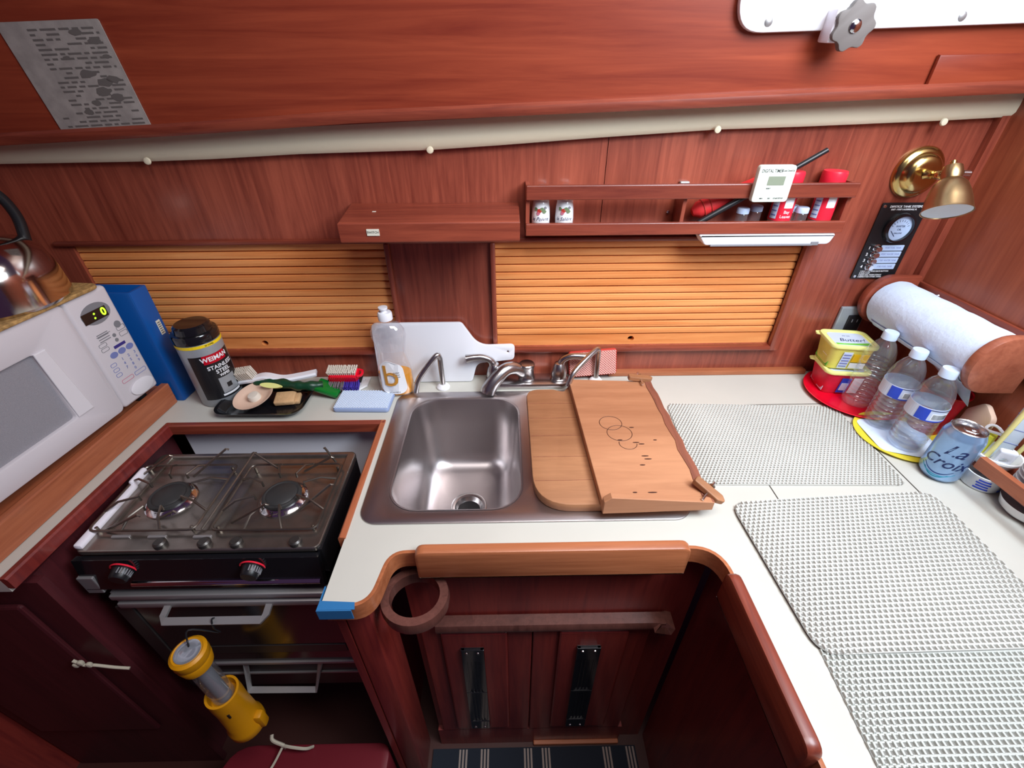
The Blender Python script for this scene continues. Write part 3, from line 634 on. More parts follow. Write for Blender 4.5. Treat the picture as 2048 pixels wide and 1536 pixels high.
drn = obj('drain', lathe(B(), [(.043, .0), (.044, .002), (.040, .003), (.034, .001), (.030, -.006), (.024, -.012), (.0, -.03)], (dc[0], dc[1], CT-.1995), 32), 'nickel', snk, True)
obj('drain_hole', lathe(B(), [(0, -.010), (.026, -.0085)], (dc[0], dc[1], CT-.1995), 28), 'black', drn)
# ---- faucet
fc = thing('kitchen_faucet', 'brushed nickel two-handle faucet with low spout behind the sink', 'faucet', (.055, .965, CT))
bm = B(); prism(bm, rrect(.212, .056, .027, 8, .055, .965), XYat(CT+.0003), .016, .006); obj('deck_plate', bm, 'nickel', fc, True)
hb = V((.050, .970, CT+.015))
bm = B(); lathe(bm, [(0, 0), (.021, 0), (.022, .004), (.019, .008), (.0185, .034), (.020, .036), (.020, .043), (.018, .045), (0, .046)], hb, 28); obj('spout_base', bm, 'nickel', fc, True)
bm = B(); P = catmull([hb+V((-.010, -.003, .020)), hb+V((-.03, -.012, .038)), hb+V((-.055, -.026, .042)), hb+V((-.080, -.042, .024)), hb+V((-.096, -.052, .004)), hb+V((-.100, -.055, -.006))], 6)
tube(bm, P, [.015+.004*min(1, i/(len(P)-1)*1.2) for i in range(len(P))], 16); obj('spout', bm, 'nickel', fc, True)
for s, nmv in ((-1, 'handle'), (1, 'handle')):
    h0 = V((.050+s*.083, .968, CT+.015)); bm = B()
    lathe(bm, [(0, 0), (.022, 0), (.022, .004), (.020, .006), (.021, .02), (.017, .036), (.011, .046), (0, .05)], h0, 24)
    P = catmull([h0+V((s*.002, 0, .034)), h0+V((s*.008, 0, .054)), h0+V((s*.028, -.002, .066)), h0+V((s*.052, -.004, .067)), h0+V((s*.070, -.005, .064))], 6)
    tube(bm, P, [.011-.003*math.sin(PI*i/(len(P)-1)) for i in range(len(P))], 12); obj('handle', bm, 'nickel', fc, True)
# ---- two small bent taps
def bent_tap(base, tip, label, z=CT, top=.100):
    t = thing('filter_tap', label, 'tap', base, group='small bent spouts beside the faucet'); b = V(base)
    tp = b+V((-.002, -.002, top)); tp2 = V(tip)
    bm = B(); mid = tp.lerp(tp2, .62)+V((0, 0, .020))
    P = [b, b+V((-.001, 0, top-.014))] + catmull([b+V((-.001, 0, top-.012)), tp+V((-.006, -.003, -.001)), mid, tp.lerp(tp2, .88)+V((0, 0, .018)), tp2], 6)
    tube(bm, P, .0068, 12); obj('spout_pipe', bm, 'nickel', t, True)
    obj('base_washer', lathe(B(), [(0, 0), (.017, 0), (.017, .004), (.011, .011), (.009, .012), (0, .012)], b, 20), 'white', t, True); return t
bent_tap(Zp(887, 775, CT+.0005), Zp(832, 784, .912), 'small bent metal tap with white base left of the faucet, before the white board')
bent_tap((.232, .972, CT+.0005), Zp(1136, 772, .935), 'small bent metal tap right of the faucet, before the pink sponge')
# ---- white board leaning on the wall
wb = thing('white_chopping_board', 'white plastic chopping board with handle leaning on the wall behind the tap', 'chopping board', (-.2, .985, CT))
out = rounded([(-.335, .0), (-.092, .0), (-.078, .052), (.018, .062), (.020, .104), (-.072, .102), (-.112, .164), (-.335, .164)], [.012, .012, .022, .012, .012, .05, .014, .015], 6)
M = frame((0, .985, CT+.001), (1, 0, 0), (0, .11, 1))
hole_ = [(.002+.0028*math.cos(a*PI/6), .084+.0028*math.sin(a*PI/6)) for a in range(12)]
bm = B(); prism(bm, out, M @ at(0, 0, -.0), .010, .002, [hole_]); obj('board', bm, 'whiteplastic', wb, True)
# ---- dish soap bottle
sc_ = V((-.279, .937, CT+.0004)); sp = thing('dish_soap_bottle', 'clear dish soap bottle with amber liquid and white lettered label', 'bottle', sc_)
def ell(prof, name, m, par, k=1): return obj(name, lathe(B(), [(r*k, z) for r, z in prof], sc_, 36, None, 1, .62), m, par, True)
pf = [(0, 0), (.036, 0), (.042, .004), (.0435, .03), (.042, .065), (.036, .10), (.033, .118), (.0365, .142), (.041, .160), (.040, .176), (.029, .192), (.014, .198), (.0125, .204), (0.0125, .207)]
bt = ell(pf, 'shell', 'soapclear', sp)
ell([(0, .002), (.034, .002), (.040, .006), (.0415, .03), (.0405, .062), (0, .062)], 'liquid', 'amber', sp)
capo = obj('cap', lathe(B(), [(0, .204), (.0165, .204), (.0165, .219), (.0145, .222), (0, .222)], sc_, 24), 'whiteplastic', sp, True)
obj('spout_tip', lathe(B(), [(0, .22), (.008, .22), (.007, .228), (.0105, .230), (.0105, .234), (0, .235)], sc_+V((-.002, 0, 0)), 18), 'whiteplastic', capo, True)
bm = B(); prism(bm, rounded([(-.034, .008), (.032, .008), (.026, .088), (-.010, .106), (-.029, .088)], .022, 8), XYat(0), .0008)
for v in bm.verts: y_ = -math.sqrt(max(0, 1-(v.co.x/.0445)**2))*.0445*.62-.0006-v.co.z; v.co = V((v.co.x, y_, v.co.y+.004))
tr(bm, at(*sc_)); lb = obj('label', bm, 'labelwhite', sp)
def ftext(s, size, dx, dz, m, par=None, **k):
    bm = text_bm(s, size, None, .0003, **k)
    for v in bm.verts: x_ = v.co.x+dx; v.co = V((x_, -math.sqrt(max(0, 1-(x_/.0445)**2))*.0445*.62-.0016-v.co.z, v.co.y+dz))
    tr(bm, at(*sc_)); obj('lettering', bm, m, par or lb)
ftext('b', .084, -.005, .062, 'caramel')
for k in range(3): ftext('dish soap'[k*3:k*3+3]+' '+'free', .005, .010, .074-.006*k, 'grey')
ftext('dish liquid  25 fl oz', .0035, 0, .0175, 'grey')
# ---- tray with dish, sponge, brushes
tz = CT
tp_ = [Zp(446, 832, tz+.006), Zp(598, 835, tz+.006), Zp(632, 782, tz+.02), Zp(480, 775, tz+.02)]
tc = V((-.590, .890, CT+.0004)); ty = thing('black_tray', 'small black plastic tray holding a dish and sponge, front of the brushes', 'tray', tc, rz=-.02)
TM = W[ty.name]
bm = B(); lp = []
for i, (w_, h_, r, z) in enumerate(((.175, .098, .02, .0), (.180, .103, .022, .003), (.200, .122, .03, .018), (.212, .134, .034, .019), (.210, .132, .033, .017), (.198, .12, .029, .0165), (.176, .099, .02, .003), (.171, .094, .018, .0022))):
    lp.append([bm.verts.new((x, y, z)) for x, y in rrect(w_, h_, r, 6)])
for a, b in zip(lp, lp[1:]):
    for k in range(len(a)): bm.faces.new((a[k], a[(k+1) % len(a)], b[(k+1) % len(a)], b[k]))
bm.faces.new(lp[0][::-1]); bm.faces.new(lp[-1]); tr(bm, TM); obj('pan', bm, 'blackgloss', ty, True)
dM = at(-.613, .884, CT+.024) @ Matrix.Rotation(math.radians(-8), 4, 'Y') @ Matrix.Rotation(math.radians(10), 4, 'X')
ds = thing('soap_dish', 'tan round dish with raised knob lying tilted in the black tray', 'dish', dM.translation)
bm = lathe(B(), [(0, -.006), (.024, -.006), (.040, .003), (.047, .008), (.0475, .010), (.044, .0095), (.036, .003), (.024, -.002), (0, -.002)], (0, 0, 0), 40, dM); obj('saucer', bm, 'skin', ds, True)
obj('knob', lathe(B(), [(0, -.004), (.014, -.004), (.0145, .006), (.012, .011), (0, .0125)], (0, 0, 0), 28, dM), 'bristle', ds, True)
bm = B(); box(bm, (-.024, -.019, 0), (.024, .019, .014), .004, 3); box(bm, (.012, -.014, -.004), (.034, .018, .007), .003); tr(bm, at(-.545, .893, CT+.009) @ Matrix.Rotation(.12, 4, 'Z') @ Matrix.Rotation(.2, 4, 'X'))
single('bath_sponge', bm, 'sponge', 'worn tan sponge lying in the black tray', 'sponge', smooth=True)
# white dish brush
def bristles(bm, M, nx, ny, sx, sy, h, r=.0016):
    for i in range(nx):
        for j in range(ny):
            x, y = (i/(nx-1)-.5)*sx, (j/(ny-1)-.5)*sy
            t = bmesh.new(); tube(t, [(x, y, 0), (x*1.08+random.uniform(-.001, .001), y*1.08, h)], [r, r*1.25], 5); t.transform(M); join(bm, t)
wbz = thing('dish_brush', 'white long-handled dish brush with pale bristles behind the black tray', 'brush', (-.6, .95, CT))
hp = [Zp(478, 762, .935), Zp(505, 758, .945), Zp(530, 752, .952), Zp(565, 757, .945), Zp(600, 752, .945), Zp(633, 745, .948)]
bm = B(); sweep(bm, catmull(hp, 5), [(-.012, -.004), (.012, -.004), (.013, .001), (.009, .005), (-.009, .005), (-.013, .001)]); obj('handle', bm, 'whiteplastic', wbz, True)
BMx = frame(Zp(492, 752, .948), hp[2]-hp[0], (-.1, .6, 1)); BMx = BMx @ Matrix.Rotation(-PI/2*.8, 4, 'X') if False else BMx
bm = B(); fm = frame(Zp(492, 756, .945), (hp[1]-hp[0]), (0, 1, .25)); bristles(bm, fm, 11, 5, .055, .02, .028); bs = obj('bristles', bm, 'bristle', wbz); tag(bs, kind='stuff')
# green brush
gb = thing('scrub_brush', 'green handled scrub brush with clear green end lying over the tray', 'brush', (-.55, .92, CT+.02))
gp = [Zp(512, 764, .937), Zp(535, 763, .94), Zp(560, 766, .94), Zp(590, 771, .938), Zp(615, 772, .937), Zp(645, 770, .930), Zp(677, 781, .915)]
P = catmull(gp[:6], 5); bm = B(); tube(bm, P, [.0115+.0018*math.sin(i*1.25) for i in range(len(P))], 12); obj('handle', bm, 'green', gb, True)
bm = B(); d = (gp[6]-gp[5]).normalized(); M = frame(gp[5].lerp(gp[6], .35)+V((0, 0, -.004)), d, (0, 1, .1)); box(bm, (-.03, -.022, -.006), (.03, .022, .006), .004); bm.transform(M); obj('head', bm, 'greenclear', gb, True)
bm = B(); M = frame(Zp(545, 772, .941), gp[3]-gp[0], (0, 1, 1)); prism(bm, [(.028*math.cos(a*PI/10), .0065*math.sin(a*PI/10)) for a in range(20)], M @ at(0, 0, .001), .008); o_ = obj('grip_inlay', bm, 'tub', gb)
# black/purple brush & red nail brush & scraper
bb = thing('purple_brush', 'dark brush with purple bristles under the red nail brush', 'brush', (-.42, .95, CT))
M = frame(Zp(682, 768, .925), (1, -.05, 0), (0, .75, .6))
pa, pb = Zp(660, 763, .927), Zp(718, 763, .927)
bm = B(); M = frame(pa.lerp(pb, .5)+V((0, .012, .002)), pb-pa, (0, 1, .2)); box(bm, (-.042, -.012, -.006), (.042, .012, .006), .003); bm.transform(M); obj('block', bm, 'black', bb, True)
def fan(a, b, n, m, nm_):
    bm = B()
    for i in range(n):
        for k in range(4):
            p = a.lerp(b, i/(n-1))+V((0, .002*k, -.0035*k+.006)); e = p+V((random.uniform(-.003, .003), -.022-.002*k, -.010)); tube(bm, [p, e], [.0012, .0017], 5)
    tag(obj(nm_, bm, m, bb), kind='stuff')
fan(pa.lerp(pb, .55), pb, 9, 'purple', 'bristles'); fan(pa, pa.lerp(pb, .5), 9, 'bristlegrey', 'dark_bristles')
scp = thing('bowl_scraper', 'white plastic scraper lying left of the dish soap', 'scraper', (-.365, .935, CT))
bm = B(); q = [Zp(x, y, CT+.004) for x, y in ((682, 776), (715, 782), (735, 772), (742, 756), (690, 758))]; prism(bm, [(p.x, p.y) for p in q], XYat(CT+.002), .005, .001, [[(Zp(730, 764, CT).x+.003*math.cos(a), Zp(730, 764, CT).y+.003*math.sin(a)) for a in (0, 1.57, 3.14, 4.71)]]); obj('blade', bm, 'white', scp)
nb = thing('nail_brush', 'bright red nail brush with white bristles, lying bristles up on the other brushes', 'brush', Zp(687, 750, .945))
M = frame(Zp(687, 746, .948), (1, -.02, 0), (0, 1, .30))
bm = B(); prism(bm, rrect(.076, .034, .012, 6), M @ at(0, 0, -.020), .026, .004)
for k in range(15): box(bm, (-.033+.0047*k-.0012, -.0182, -.016), (-.033+.0047*k+.0012, -.0165, .003), 0, 2, M)
obj('block', bm, 'red', nb, True)
bm = B(); tube(bm, [V((.036, -.012, 0)), V((.046, -.008, 0)), V((.048, 0, 0)), V((.046, .008, 0)), V((.036, .012, 0))], .0035, 8); bm.transform(M); obj('loop', bm, 'red', nb, True)
bm = B(); bristles(bm, M @ at(0, 0, .005), 14, 6, .064, .022, .011, .0017); tag(obj('bristles', bm, 'bristle', nb), kind='stuff')
# blue mesh sponge
def mesh_pad(name, label, M, w, h, t, m1, m2, r=.008, p=.0066):
    pd = thing(name, label, 'sponge', M.translation)
    bm = B(); prism(bm, rrect(w, h, r, 5), M, t, t*.35); obj('pad', bm, m1, pd, True)
    bm = B(); k = int((w+h)/p)
    for s in (1, -1):
        for i in range(k):
            c = -(w+h)/2+p*i+p/2                        # diagonal threads over the upper face
            pts = []
            for x in (-w/2+.003, w/2-.003):
                y = s*(x)+c; pts.append([x, y])
            (xa, ya), (xb, yb) = pts; hh = h/2-.003
            if max(ya, yb) < -hh or min(ya, yb) > hh: continue
            def clip(x, y):
                if y > hh: x += (hh-y)/s; y = hh
                if y < -hh: x += (-hh-y)/s; y = -hh
                return x, y
            a, b = clip(xa, ya), clip(xb, yb)
            tt = bmesh.new(); tube(tt, [(a[0], a[1], t+.0002), (b[0], b[1], t+.0002)], .0013, 4); tt.transform(M); join(bm, tt)
    tag(obj('mesh_cover', bm, m2, pd), kind='stuff'); return pd
a_, b_ = Zp(664, 826, CT), Zp(799, 828, CT)
mesh_pad('mesh_sponge', 'pale blue mesh covered sponge pad on the counter before the dish soap', at(-.351, .888, CT+.0004) @ Matrix.Rotation(-.03, 4, 'Z'), .135, .078, .013, 'canblue2', 'bluemesh')
mesh_pad('pink_sponge', 'pink mesh covered sponge standing against the wall right of the faucet', frame((.222, .994, CT+.047), (1, 0, .08), (0, .15, 1)), .125, .072, .012, 'rusty', 'pinksponge')
# ---- boards over the second bowl
cb = thing('sink_cover_board', 'rounded teak cutting board covering the right-hand sink bowl', 'cutting board', (.17, .72, CT+.004))
ol = rounded([(.046, .540), (.330, .540), (.330, .915), (.150, .915), (.138, .893), (.112, .905), (.046, .905)], [.075, .02, .03, .004, .01, .01, .055], 9)
bm = B(); prism(bm, ol, XYat(CT+.0042), .020, .003); obj('board', bm, cutm, cb, True)
bm = B()
for y in (.60, .665, .73, .79, .845): box(bm, (.050, y-.0004, CT+.0241), (.326, y+.0004, CT+.0245))
obj('glue_line', bm, leafd, cb)
lf = thing('table_leaf', 'loose wooden board with pen ring marks lying askew on the sink cover', 'board', (.25, .72, CT+.025))
Lz = CT+.0250
c4 = [Zp(1137, 757, Lz+.02), Zp(1205, 1027, Lz), Zp(1424, 1019, Lz), Zp(1300, 768, Lz+.01)]
q = [(p.x, p.y) for p in c4]
edge_r = []
for i in range(15):
    t = i/14; x = q[2][0]*(1-t)+q[3][0]*t; y = q[2][1]*(1-t)+q[3][1]*t; edge_r.append((x+.0018*math.sin(i*2.3)*(1 if 0 < i < 14 else 0), y))
bm = B(); prism(bm, [q[0], q[1]]+edge_r, XYat(Lz), .018, .0015); obj('panel', bm, leafm, lf)
bm = B(); a, b = V((*q[2], Lz)), V((*q[3], Lz))                       # darker bevelled edge strip
ins = [(x-.016-.001*math.sin(i*1.7), y) for i, (x, y) in enumerate(edge_r)]
prism(bm, edge_r+ins[::-1], XYat(Lz+.0182), .0012); obj('worn_edge', bm, leafd, lf)
bm = B()                                                                # wedge cleat on the front edge
p, r = V((*q[1], Lz)), V((*q[2], Lz)); d = (r-p).normalized(); M = frame(p, d, (0, 0, 1)); Ln = (r-p).length
prism(bm, [(0, 0), (Ln, 0), (Ln, .019), (.012, .040), (0, .030)], M @ at(0, 0, -.012), .013, .001); obj('front_cleat', bm, leafm, lf)
bm = B()
def circ(px, py, rr_, seg=40, a0=0, a1=2*PI, M2=None):
    c = Zp(px, py, Lz+.018); tube(bm, [(c.x+rr_*math.cos(a0+(a1-a0)*k/seg), c.y+rr_*.95*math.sin(a0+(a1-a0)*k/seg), Lz+.0181) for k in range(seg+1)], .0007, 4)
circ(1221, 846, .024); circ(1239, 866, .026); circ(1256, 887, .018, 24, 2.8, 6.2)
obj('pen_rings', bm, 'ringstain', lf)
bm = B(); random.seed(3)
for x, y in ((1263, 855), (1272, 885), (1283, 888), (1290, 912), (1296, 918), (1270, 985), (1310, 880), (1305, 985), (1285, 930), (1240, 880)):
    c = Zp(x, y, Lz+.018); w_ = random.uniform(.004, .010); bm = B(); prism(bm, [(c.x+w_*math.cos(k)*1., c.y+.0016*math.sin(k)) for k in [i*PI/4 for i in range(8)]], XYat(Lz+.0181), .0003); obj('stain', bm, 'ringstain', lf)
def toggle(px, py, rot, label, tilt):
    c = Zp(px, py, Lz+.012); t = thing('turn_button', label, 'latch', c, group='wooden turn buttons on the loose board')
    M = at(c.x, c.y, Lz+.019) @ Matrix.Rotation(rot, 4, 'Z') @ Matrix.Rotation(tilt, 4, 'Y')
    bm = B(); prism(bm, rounded([(-.030, -.008), (.020, -.009), (.032, 0), (.022, .009), (-.030, .008)], .004, 3), M, .012, .002); obj('block', bm, leafd if False else cutm, t)
    bm = B(); cyl(bm, M @ V((0, -.028, .006)), M @ V((0, .026, .006)), .0022, 10); obj('bolt', bm, 'chrome', t, True)
    bm = B(); cyl(bm, M @ V((0, .010, .006)), M @ V((0, .015, .006)), .006, 6); obj('nut', bm, 'chrome', t); return t
toggle(1278, 765, .0, 'wooden turn button with bolt at the back corner of the loose board', .12)
toggle(1412, 990, -.75, 'wooden turn button with bolt at the front corner of the loose board', .35)
# ================================================================== ON THE BACK WALL
# switch shelf box
sb = thing('wall_shelf_box', 'mahogany box shelf on the post between the sliding doors, small white sticker on its front', 'shelf', (-.14, .93, 1.305))
bm = B(); prism(bm, [(-.310, .849), (.027, .849), (.029, 1.009), (-.330, 1.009)], XYat(1.305), .0375, .003); obj('box', bm, wx, sb)
bm = B(); p = Yp(746, 465, .848); box(bm, (p.x-.0115, .8475, p.z-.006), (p.x+.0115, .8492, p.z+.006)); s_ = obj('sticker', bm, 'sticker', sb)
obj('lettering', text_bm('SWITCH', .0058, wallM(p.x, .8474, p.z), .0002), 'inkblack', s_)
bm = B(); box(bm, (-.265, .93, 1.3420), (-.258, .934, 1.3432)); obj('paint_fleck', bm, 'sticker', sb)
# spice rack
ra = thing('spice_rack', 'long mahogany spice rack with two front rails above the right sliding door', 'rack', (.378, .98, 1.285))
obj('top_rail', box(B(), (.042, .950, 1.357), (.712, .960, 1.385), .002), wx, ra); obj('bottom_rail', box(B(), (.042, .950, 1.286), (.712, .960, 1.311), .002), wx, ra)
obj('rack_floor', box(B(), (.042, .960, 1.286), (.712, 1.008, 1.294)), wx, ra)
for x in (.042, .365, .704): obj('end_panel', box(B(), (x, .9602, 1.286), (x+.008, 1.008, 1.384 if x != .365 else 1.358), .001), wz, ra)
bm = B(); q = Yp(1336, 425, 1.0085); lathe(bm, [(0, 0), (.004, 0), (.0035, .001), (0, .0015)], q, 12, Matrix.Rotation(PI/2, 4, 'X')); obj('screw', bm, 'chrome', ra)
bm = B(); q = Yp(1368, 366, 1.006); box(bm, (q.x-.010, .999, q.z-.006), (q.x+.010, 1.009, q.z+.004), .002); obj('clip', bm, 'alu', ra)
# shakers
def shaker(x, word, what, lab_):
    t = thing('shaker', lab_, 'shaker', (x, .983, 1.294), group=None)
    c = V((x, .983, 1.294))
    b_ = obj('pot', lathe(B(), [(0, 0), (.0165, 0), (.0185, .004), (.0195, .022), (.0185, .042), (.0165, .056), (.014, .060), (0, .060)], c, 28), 'porcelain', t, True)
    obj('cap', lathe(B(), [(.0145, .0585), (.0155, .060), (.0155, .078), (.012, .084), (.006, .087), (0, .0875)], c, 24), 'chrome', t, True)
    T = at(*c); ph = -PI/2-.15
    bm = text_bm(word, .0105, None, .0003, shear=.35, wrap=(.0194, ph, 0, .0225)); tr(bm, T); obj('lettering', bm, 'ink', b_)
    for du, dz, rr_, m in ((-.002, .031, .0045, 'rusty'), (-.004, .026, .0035, 'pinkprint'), (.004, .034, .0045, 'leafgreen'), (.009, .030, .004, 'leafgreen'), (-.009, .035, .0035, 'leafgreen'), (.011, .037, .0028, 'grey')):
        bm = patch(.0195, ph, 0, 0, 0, .0004, shape=[(du+rr_*math.cos(a*PI/5)*(1+.25*math.cos(3*a)), dz+.008+rr_*math.sin(a*PI/5)) for a in range(10)]); tr(bm, T); obj('painted_motif', bm, m, b_)
    return t
shaker(Yp(1083, 425, .965).x, 'le Poivre', 'p', 'white china shaker lettered Poivre, leftmost in the spice rack')
shaker(Yp(1131, 425, .965).x, 'le Sel', 's', 'white china shaker with painted flowers, second from the left in the spice rack')
for o in list(bpy.data.objects):
    if o.name.startswith('lettering') and o.parent and o.parent.name.startswith('pot.001'):
        T = at(*W[o.parent.name].translation); me = o.data
        bm = text_bm('la Salière', .0095, None, .0003, shear=.35, wrap=(.0194, -PI/2-.15, 0, .0225)); bm.to_mesh(me); bm.free()
# red bundle and black rod
rb = thing('red_pouch', 'red rolled fabric bundle lying in the spice rack behind the timer', 'pouch', Yp(1400, 430, .985))
a, b = Yp(1384, 425, .990), Yp(1560, 350, .990)
bm = B(); P = [a.lerp(b, i/14) for i in range(15)]; tube(bm, P, [.008]+[.0175]*1+[.018-.0002*i for i in range(10)]+[.017, .013, .006], 14); obj('cloth', bm, 'redcloth', rb, True)
bm = B()
for t in (.12, .2): 
    c = a.lerp(b, t); M = frame(c, (b-a).cross(V((0, 1, 0))), (0, 1, 0)); tube(bm, [M @ V((.0180*math.cos(k*PI/10), .0180*math.sin(k*PI/10), 0)) for k in range(20)], .0012, 5, closed=True)
obj('band', bm, 'rusty', rb)
rd = thing('black_rod', 'black rod leaning out of the spice rack behind the timer', 'rod', Yp(1396, 444, .968))
bm = B(); a, b = Yp(1396, 446, .9675), Yp(1655, 300, .9675); tube(bm, [a, a.lerp(b, .5), a.lerp(b, .55), b], [.006, .006, .005, .005], 12); obj('shaft', bm, 'black', rd, True)
# spice jars
def spice_jar(px, py, lab_, text):
    x = Yp(px, py, .985).x; c = V((x, .985, 1.2945)); t = thing('spice_jar', lab_, 'jar', c)
    obj('glass', lathe(B(), [(0, 0), (.0205, 0), (.022, .003), (.022, .072), (.019, .08), (0, .08)], c, 28), 'cleargrey', t, True)
    obj('contents', lathe(B(), [(0, .002), (.020, .002), (.020, .045), (0, .047)], c, 24), 'tan', t, True)
    obj('cap', lathe(B(), [(0, .079), (.0225, .079), (.0235, .081), (.0235, .104), (.022, .108), (0, .109)], c, 28), 'redcap', t, True)
    T = at(*c); ph = -PI/2-.35
    l_ = tr(patch(.0222, ph, .062, .014, .072, .0005, 20), T); l_ = obj('label', l_, 'redcap', t)
    o = obj('white_field', tr(patch(.0228, ph+.4, .018, .040, .064, .0003, 8), T), 'labelwhite', l_)
    obj('white_field', tr(patch(.0228, ph-.75, .014, .018, .064, .0003, 8), T), 'labelpale', l_)
    for i, s in enumerate(text): obj('lettering', tr(text_bm(s, .0085, None, .0003, wrap=(.0228, ph+.35, 0, .032-.009*i)), T), 'labelwhite', l_)
    for i in range(4): obj('print_line', tr(patch(.0232, ph-.75, .011, .024+.009*i, .0265+.009*i, .0002, 4), T), 'lav', l_)
    return t
spice_jar(1562, 420, 'red labelled spice jar of bay leaves, half behind the digital timer', ('Bay', 'Leaves'))
spice_jar(1647, 410, 'red labelled spice jar with white field, rightmost in the spice rack', ('',))
def vial(px, py, lab_, Y=.978):
    x = Yp(px, py, Y).x; c = V((x, Y, 1.2945)); t = thing('small_vial', lab_, 'bottle', c, group='small clear vials in the spice rack')
    obj('glass', lathe(B(), [(0, 0), (.0115, 0), (.012, .003), (.012, .027), (.010, .03), (0, .03)], c, 20), 'cleargrey', t, True)
    obj('cap', lathe(B(), [(0, .0295), (.0125, .0295), (.0125, .0385), (.011, .0405), (0, .041)], c, 20), 'gauge', t, True)
vial(1481, 440, 'small clear vial with pale cap, leftmost vial in the spice rack', .972); vial(1507, 438, 'small clear vial with pale cap, second vial from the left in the spice rack', .990)
vial(1577, 440, 'small clear vial with pale cap just right of the bay leaves jar', .990); vial(1598, 440, 'small clear vial with pale cap, nearest the rightmost spice jar', .972)
# digital timer
tm_ = thing('digital_timer', 'pale digital timer clipped on the top rail of the spice rack', 'timer', (.527, .94, 1.352))
q = [Yp(x, y, .936) for x, y in ((1522, 330), (1593, 331), (1571, 404.5), (1500, 401.6))]
M = frame((.5275, .936, 1.3868), (1, -.0, 0), (0, -.0, 1))
bm = B(); prism(bm, rrect(.0715, .067, .006, 5), M @ at(0, 0, -.012), .013, .0015)
bm.transform(at(.5275, .936, 1.3868) @ Matrix.Rotation(.0, 4, 'Y') @ at(-.5275, -.936, -1.3868)); obj('case', bm, 'timer', tm_, True)
bm = B(); prism(bm, [(-.014, -.002), (.019, -.002), (.019, .014), (-.014, .014)], M @ at(0, 0, .001), .0006); obj('display', bm, 'lcd', tm_)
for s, x, y, h_, sx in (('DIGITAL TIMER', -.010, .0235, .0085, .72), ('Count Down/Up', .021, .0240, .0048, .7), ('RESET', -.009, -.008, .0035, 1), ('MIN', -.018, -.0265, .0035, 1), ('SEC', -.002, -.0265, .0035, 1), ('START/STOP', .016, -.0265, .0035, 1)):
    obj('lettering', text_bm(s, h_, M @ at(x, y, .0011), .0002, sx=sx, bold=.00008), 'inkblack', tm_)
obj('clip', box(B(), (.50, .940, 1.366), (.555, .9503, 1.40)), 'timer', tm_)
# bar lamp under the rack
ll = thing('bar_light', 'white bar lamp fixed under the spice rack', 'lamp', (.55, .97, 1.262))
bm = B(); prism(bm, rounded([(.408, 0), (.700, 0), (.692, -.022), (.425, -.022)], [.003, .003, .012, .012], 5), wallM(0, .985, 1.2855), .038, .004); obj('housing', bm, 'whiteplastic', ll, True)
obj('diffuser', box(B(), (.436, .945, 1.2615), (.655, .98, 1.2655), .001), 'grey', ll); obj('switch', box(B(), (.652, .9455, 1.262), (.668, .95, 1.270), .001), 'grey', ll)
# brass lamp
bl = thing('brass_lamp', 'brass swivel wall lamp with bell shade in the right-hand corner', 'lamp', (.88, 1.008, 1.39))
lc = V((.862, 1.009, 1.394)); RX = Matrix.Rotation(PI/2, 4, 'X')
obj('base', lathe(B(), [(0, .028), (.020, .028), (.030, .026), (.036, .020), (.040, .012), (.047, .009), (.050, .004), (.050, 0)], lc, 40, RX), 'brass', bl, True)
J = Yp(1893, 352, .915); J2 = lc+V((0, -.026, 0))
bm = B(); tube(bm, catmull([J2, J2+V((.004, -.02, .002)), J+V((-.006, .012, 0)), J], 5), [.010]+[.008]*14+[.008], 14); obj('arm', bm, 'brass', bl, True)
Mo = Yp(1893, 424, .866); T_ = J+V((.0, -.006, .012)); ax = (Mo-T_).normalized(); Lh = (Mo-T_).length
SM = at(*T_) @ V((0, 0, 1)).rotation_difference(ax).to_matrix().to_4x4()
obj('shade', lathe(B(), [(0, -.006), (.014, -.006), (.0155, 0), (.0165, .010), (.0150, .018), (.019, .021), (.025, .028), (.030, .042), (.034, Lh*.72), (.037, Lh-.004), (.0385, Lh), (.0372, Lh), (.035, Lh-.008), (.025, .032), (0, .03)], (0, 0, 0), 40, SM), 'bronze', bl, True)
obj('lining', lathe(B(), [(.0362, Lh-.0015), (.030, Lh-.0025), (.015, Lh-.003), (0, Lh-.003)], (0, 0, 0), 36, SM), 'lampwhite', bl, True)
bm = B(); cyl(bm, SM @ V((0, 0, -.006)), SM @ V((0, 0, -.016)), .005, 12); obj('finial', bm, 'brass', bl, True)
bm = B(); k = SM @ V((.016, -.004, .006)); cyl(bm, k, k+V((.012, -.002, .0)), .0055, 12); obj('swivel_knob', bm, 'chrome', bl, True)
# tank gauge panel
gp_ = thing('tank_gauge_panel', 'black dipstick tank gauge panel with round dial on the wall under the brass lamp', 'gauge', (.872, 1.007, 1.163))
GM = wallM(.8705, 1.0085, 1.163)
bm = B(); prism(bm, rrect(.102, .171, .002, 2, 0, .0855), GM, .003, .0006); obj('plate', bm, 'black', gp_)
obj('bezel', lathe(B(), [(.0335, 0), (.0335, .004), (.031, .009), (.0265, .010), (.026, .006), (.026, 0)], (0, 0, 0), 40, GM @ at(0.006, .118, .003)), 'blackgloss', gp_, True)
dl = obj('dial', lathe(B(), [(0, .0), (.0262, 0), (.0262, .004), (0, .004)], (0, 0, 0), 36, GM @ at(.006, .118, .003)), 'gauge', gp_)
G2 = lambda x, y, z=.0031: GM @ at(x, y, z)
bm = B()
for i in range(9):
    a = PI*(.15+.7*i/8); c_, s_ = math.cos(a), math.sin(a); tube(bm, [(.006+c_*.018, .114+s_*.018, .0073), (.006+c_*.022, .114+s_*.022, .0073)], .0005, 4)
